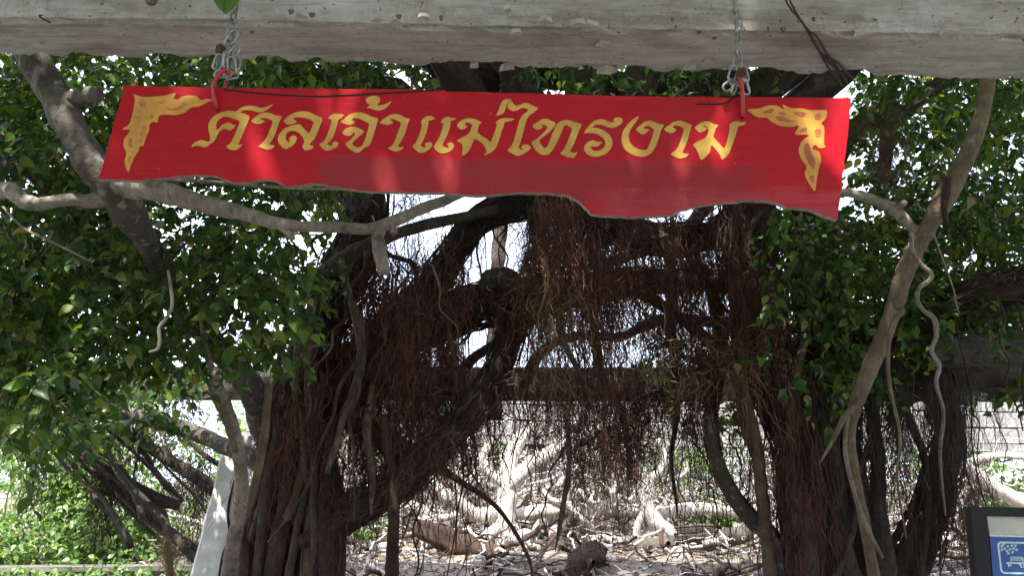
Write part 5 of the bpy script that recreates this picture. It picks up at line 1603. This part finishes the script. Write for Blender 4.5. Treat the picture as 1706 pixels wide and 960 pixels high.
wire('split_line', SG, [at(a, b, SY - 0.0003) for a, b in [(372, 149), (392, 151), (430, 155), (490, 159), (530, 160), (600, 157), (660, 154), (735, 149)]], 0.0008, 'black_line')
wire('split_line', SG, [at(a, b, SY - 0.0003) for a, b in [(1160, 173), (1190, 173), (1212, 170), (1219, 164)]], 0.0005, 'black_line')

# ---------------------------------------------------------------- chains and hooks
def link_mesh():
    pts = []
    a, b = 0.0085, 0.011        # half width of the oval's centre line, half straight length
    n = 28
    for i in range(n):
        t = i / n * 2 * math.pi
        pts.append((a * math.cos(t), 0, (b if math.sin(t) >= 0 else -b) * 0.85 + a * math.sin(t)))
    P = np.array(pts)
    sides = 8
    V, Fc = [], []
    for i in range(n):
        tn = norm(P[(i + 1) % n] - P[i - 1])
        A = np.array([0, 1.0, 0])
        Bv = np.cross(tn, A)
        for s in range(sides):
            an = s / sides * 2 * math.pi
            V.append(tuple(P[i] + 0.0029 * (math.cos(an) * A + math.sin(an) * Bv)))
    for i in range(n):
        for s in range(sides):
            Fc.append((i * sides + s, i * sides + (s + 1) % sides, ((i + 1) % n) * sides + (s + 1) % sides, ((i + 1) % n) * sides + s))
    me = bpy.data.meshes.new('link')
    me.from_pydata(V, [], Fc)
    for p in me.polygons:
        p.use_smooth = True
    me.materials.append(M['steel'])
    return me


LK = link_mesh()


def chain(label, path, cluster, d):
    base = at(*path[-1], d)
    t = thing('hanging_chain', base, label, 'chain', 'chains holding the signboard')
    W_ = [at(a, b, d) for a, b in path]
    cum = [0]
    for i in range(1, len(W_)):
        cum.append(cum[-1] + (W_[i] - W_[i - 1]).length)
    pitch = 0.0265
    k = 0
    s = 0.0
    while s < cum[-1]:
        i = max(j for j in range(len(cum)) if cum[j] <= s)
        i = min(i, len(W_) - 2)
        u = (s - cum[i]) / (cum[i + 1] - cum[i])
        p = W_[i].lerp(W_[i + 1], u)
        dr = (W_[i + 1] - W_[i]).normalized()
        o = mesh_obj('link', LK, t)
        q = dr.to_track_quat('Z', 'Y') @ Matrix.Rotation((k % 2) * math.pi / 2 + 0.35 + random.uniform(-.2, .2), 3, 'Z').to_quaternion()
        o.rotation_mode = 'QUATERNION'
        o.rotation_quaternion = q
        o.location = p - base
        s += pitch
        k += 1
    for (a, b, dd, rx, ry, rz) in cluster:
        o = mesh_obj('link', LK, t)
        o.location = at(a, b, d + dd) - base
        o.rotation_euler = (rx, ry, rz)
    return t


CD = 1.61
c1 = chain('steel chain knotted with a rusty nut at the left end of the signboard', [(400, -160), (395, -40), (392, 8), (388, 30), (383, 60), (381, 88)],
           [(386, 62, -.01, 0.2, 0.5, 0.3), (364, 103, -.012, 0.3, 0.25, 0.4), (376, 100, -.02, 0.1, -0.2, 1.3), (386, 108, -.015, 0.2, -0.15, 0.2), (393, 104, -.005, -0.1, 0.1, 0.5), (372, 122, -.01, 0.4, 1.3, 0.5), (385, 124, 0, 0.1, 1.0, 1.0), (378, 112, 0.01, 0.9, 0.3, 0.7), (389, 86, -0.004, .3, .4, 1.2)], CD)
c2 = chain('straight steel chain with a rusty bolt at the right end of the signboard', [(1223, -160), (1224, 0), (1227, 50), (1229, 112)],
           [(1221, 122, -.01, 0.1, 0.3, 0.3), (1240, 122, -.01, 0.1, -0.3, 0.4), (1215, 142, -.008, 0.2, 0.9, 0.5), (1223, 146, -.014, 0.3, 0.5, 1.2), (1241, 144, -.006, 0.2, -0.4, 0.3), (1231, 134, 0.012, 0.5, 1.2, 0.2)], CD)


def nut(parent, a, b, d, r, dep):
    p = at(a, b, d)
    bm = bmesh.new()
    bmesh.ops.create_cone(bm, cap_ends=True, segments=6, radius1=r, radius2=r, depth=dep)
    g2 = bmesh.ops.create_cone(bm, cap_ends=True, segments=10, radius1=r * 0.5, radius2=r * 0.5, depth=dep * 2.2)
    bmesh.ops.rotate(bm, verts=bm.verts, cent=(0, 0, 0), matrix=Matrix.Rotation(1.25, 3, 'X') @ Matrix.Rotation(0.4, 3, 'Y'))
    bmesh.ops.translate(bm, verts=bm.verts, vec=p - BASE[parent.name])
    me = bpy.data.meshes.new('rusty_nut')
    bm.to_mesh(me)
    bm.free()
    me.materials.append(M['rust'])
    o = mesh_obj('rusty_nut', me, parent)
    o['label'] = 'rusty brown nut and bolt end'
    return o


nut(c1, 367, 82, CD - 0.015, 0.011, 0.012)
nut(c2, 1235, 121, CD - 0.018, 0.011, 0.012)
h1 = thing('rod_hook', at(380, 115, SY), 'curved red painted rod hook at the left end of the signboard', 'hook', 'red hooks through the signboard')
wire('rod', h1, [at(384, 124, CD - 0.012), at(376, 115, CD - 0.02), at(364, 124, CD - 0.02), at(357, 138, CD - 0.014), at(355, 150, CD - 0.006), at(358, 166, CD - 0.004), at(362, 178, SY - 0.004), at(363, 181, SY + 0.03), at(366, 165, SY + 0.04), at(378, 135, SY + 0.035), at(388, 120, SY + 0.01)], 0.0042, 'hook_red', 0.006)
h2 = thing('rod_hook', at(1235, 130, SY), 'straight red painted rod hook at the right end of the signboard', 'hook', 'red hooks through the signboard')
wire('rod', h2, [at(1231, 128, CD + 0.004), at(1232, 130, CD - 0.018), at(1235, 140, CD - 0.02), at(1237, 155, CD - 0.012), at(1237.5, 175, CD - 0.005), at(1237, 192, SY - 0.004), at(1237, 195, SY + 0.03), at(1237, 175, SY + 0.045), at(1236, 150, SY + 0.04), at(1234, 135, SY + 0.02)], 0.0045, 'hook_red', 0.006)
for (h, a, b) in ((h1, 361.5, 180), (h2, 1237, 195)):
    p = at(a, b, SY - 0.0016)
    ring = [(a + 3.2 * math.cos(i / 10 * 6.283), b + 3.0 * math.sin(i / 10 * 6.283)) for i in range(10)]
    plate('bored_hole', [ring], SY - 0.0016, 0.001, ['black_line'], SG)

# ---------------------------------------------------------------- leaf and dry roots over the beam
vl = thing('leafy_twig', on_z(372, -60, NB_Z + 0.2), 'single broad green leaf hanging over the beam beside the left chain', 'leaf')
nl = 9
Vl, Fl = [], []
lp = [at(378, -75 + 103 * t, 1.56) for t in np.linspace(0, 1, nl)]
wd = [0.0, 15, 22, 25, 26, 25, 21, 13, 0.5]
for i in range(nl):
    w_ = wd[i] * mpp(0, 1.56)
    c = lp[i]
    bend_ = Vector((0, -0.02 * (i / nl) ** 2, 0))
    Vl += [c + bend_ + Vector((-w_, 0.006, 0.0)), c + bend_ + Vector((-w_ * 0.5, 0.001, 0)), c + bend_ + Vector((0, -0.003, 0)), c + bend_ + Vector((w_ * 0.5, 0.001, 0)), c + bend_ + Vector((w_, 0.007, 0))]
for i in range(nl - 1):
    for j in range(4):
        Fl.append((i * 5 + j, i * 5 + j + 1, (i + 1) * 5 + j + 1, (i + 1) * 5 + j))
obj('leaf_blade', [tuple(v) for v in Vl], Fl, 'single_leaf', vl)
wire('midrib', vl, [p + Vector((0, -0.005 - 0.02 * (i / nl) ** 2, 0)) for i, p in enumerate(lp[:-1])], 0.0008, 'single_leaf')
wire('stalk', vl, [at(378, -74, 1.56), at(380, -120, 1.6), at(384, -170, 1.7)], 0.0016, 'bark')

dr = thing('dangling_roots', at(1400, 125, 1.66), 'thin dark roots trailing over the beam near its right end', 'roots')
BZ = NB_Z - 0.006
for pts in [[(1300, -30), (1312, 6), (1335, 35), (1348, 55), (1362, 80), (1378, 100), (1398, 118), (1420, 128)], [(1316, 0), (1325, 18), (1345, 48), (1362, 62), (1378, 90), (1392, 108), (1405, 128), (1412, 140)], [(1345, 48), (1365, 85), (1380, 112), (1395, 130), (1402, 142)], [(1372, 92), (1395, 104), (1412, 122), (1424, 135)]]:
    W_ = []
    for a, b in pts:
        q = on_z(a, b, BZ)
        fr = on_z(a, 20 + (a + 220) / 2150 * 40, BZ).y - 0.012
        if q.y < fr:
            q = at(a, b, fr)
        W_.append(q)
    wire('root_strand', dr, W_, 0.0026, 'root_dark', 0.02, 6)
dr2 = thing('dangling_roots', on_z(55, 10, BZ), 'short dry root stuck on the beam near its left end', 'roots')
W_ = [on_z(a, b, BZ) for a, b in [(52, 6), (60, 20), (70, 30), (84, 37)]]
W_ = [Vector((q.x, max(q.y, 1.66), q.z)) for q in W_]
wire('root_strand', dr2, W_, 0.0022, 'root_dark', 0.02, 6)

# ---------------------------------------------------------------- blue rest-area sign
BY = 3.6
bs = thing('park_sign', at(1690, 990, BY), 'blue pictogram sign in a black frame at the lower right corner', 'sign')


def pl(name, poly, d, th, mat, parent=bs):
    return plate(name, [poly], d, th, [mat], parent)


frame = pl('frame', [(1617, 846), (1860, 852), (1860, 1150), (1645, 1150)], BY + 0.012, 0.05, 'frame_black')
pl('frame_post', [(1617, 845), (1643, 846), (1668, 1150), (1645, 1150)], BY - 0.02, 0.03, 'frame_black')
pl('frame_rail', [(1643.5, 845), (1860, 851), (1860, 866), (1643.5, 861)], BY - 0.02, 0.03, 'frame_black')
pl('white_panel', [(1644, 859), (1850, 865), (1850, 897), (1648.5, 892)], BY - 0.002, 0.012, 'sign_white')
pl('metal_strip', [(1648.5, 892.4), (1850, 897.4), (1850, 900), (1649, 894.4)], BY - 0.006, 0.012, 'alu')
bp_ = pl('blue_panel', [(1649, 894.8), (1850, 900.4), (1850, 1140), (1668, 1140)], BY - 0.002, 0.012, 'sign_blue')


def rr(x0, y0, x1, y1, r):
    out = []
    for (cx, cy, a0) in ((x1 - r, y0 + r, -90), (x1 - r, y1 - r, 0), (x0 + r, y1 - r, 90), (x0 + r, y0 + r, 180)):
        for k in range(6):
            a = math.radians(a0 + k * 18)
            out.append((cx + r * math.cos(a), cy + r * math.sin(a)))
    return out


def shear(pts):
    return [(a + (b - 904) * 0.12, b + (a - 1661) * 0.02) for a, b in pts]


plate('pictogram_border', [shear(rr(1661, 903, 1735, 957, 7)), shear(rr(1664, 906, 1732, 954, 5))], BY - 0.0035, 0.0012, ['sign_print'], bp_)
bench = [[(1684, 928), (1703, 928), (1703, 929.2), (1684, 929.2)], [(1684, 930.5), (1704, 930.5), (1704, 931.7), (1684, 931.7)], [(1684, 933), (1705, 933), (1705, 934.2), (1684, 934.2)], [(1677, 937), (1706, 937), (1706, 940), (1677, 940)], [(1679, 940), (1682, 940), (1682, 945), (1680, 945)], [(1698, 940), (1701, 940), (1704, 946), (1701, 946)], [(1683.4, 928), (1684.8, 928), (1684.8, 944), (1683.4, 944)], [(1703, 928), (1704.5, 928), (1707, 946), (1705.5, 946)]]
for q in bench:
    plate('bench_symbol', [[(a, b + (a - 1661) * 0.02) for a, b in q]], BY - 0.0035, 0.0012, ['sign_print'], bp_)
for (a, b) in [(1669, 911), (1674, 915), (1672, 908), (1679, 911), (1683, 916), (1678, 919), (1686, 910), (1689, 915), (1692, 910), (1694, 917), (1687, 921), (1680, 923), (1669, 917)]:
    st5 = []
    for k in range(10):
        r_ = 3.2 if k % 2 == 0 else 1.3
        an = k / 10 * 6.283 + a
        st5.append((a + r_ * math.cos(an), b + r_ * math.sin(an)))
    plate('leaf_symbol', [st5], BY - 0.0035, 0.0012, ['sign_print'], bp_)
p = at(1750, 1140, BY)
V, Fc = box_geo((p.x - 0.05, BY + 0.02, p.z / 2 - 0.02), (0.08, 0.06, max(0.1, p.z + 0.02)))
obj('sign_leg', V, Fc, 'frame_black', bs, smooth=False)
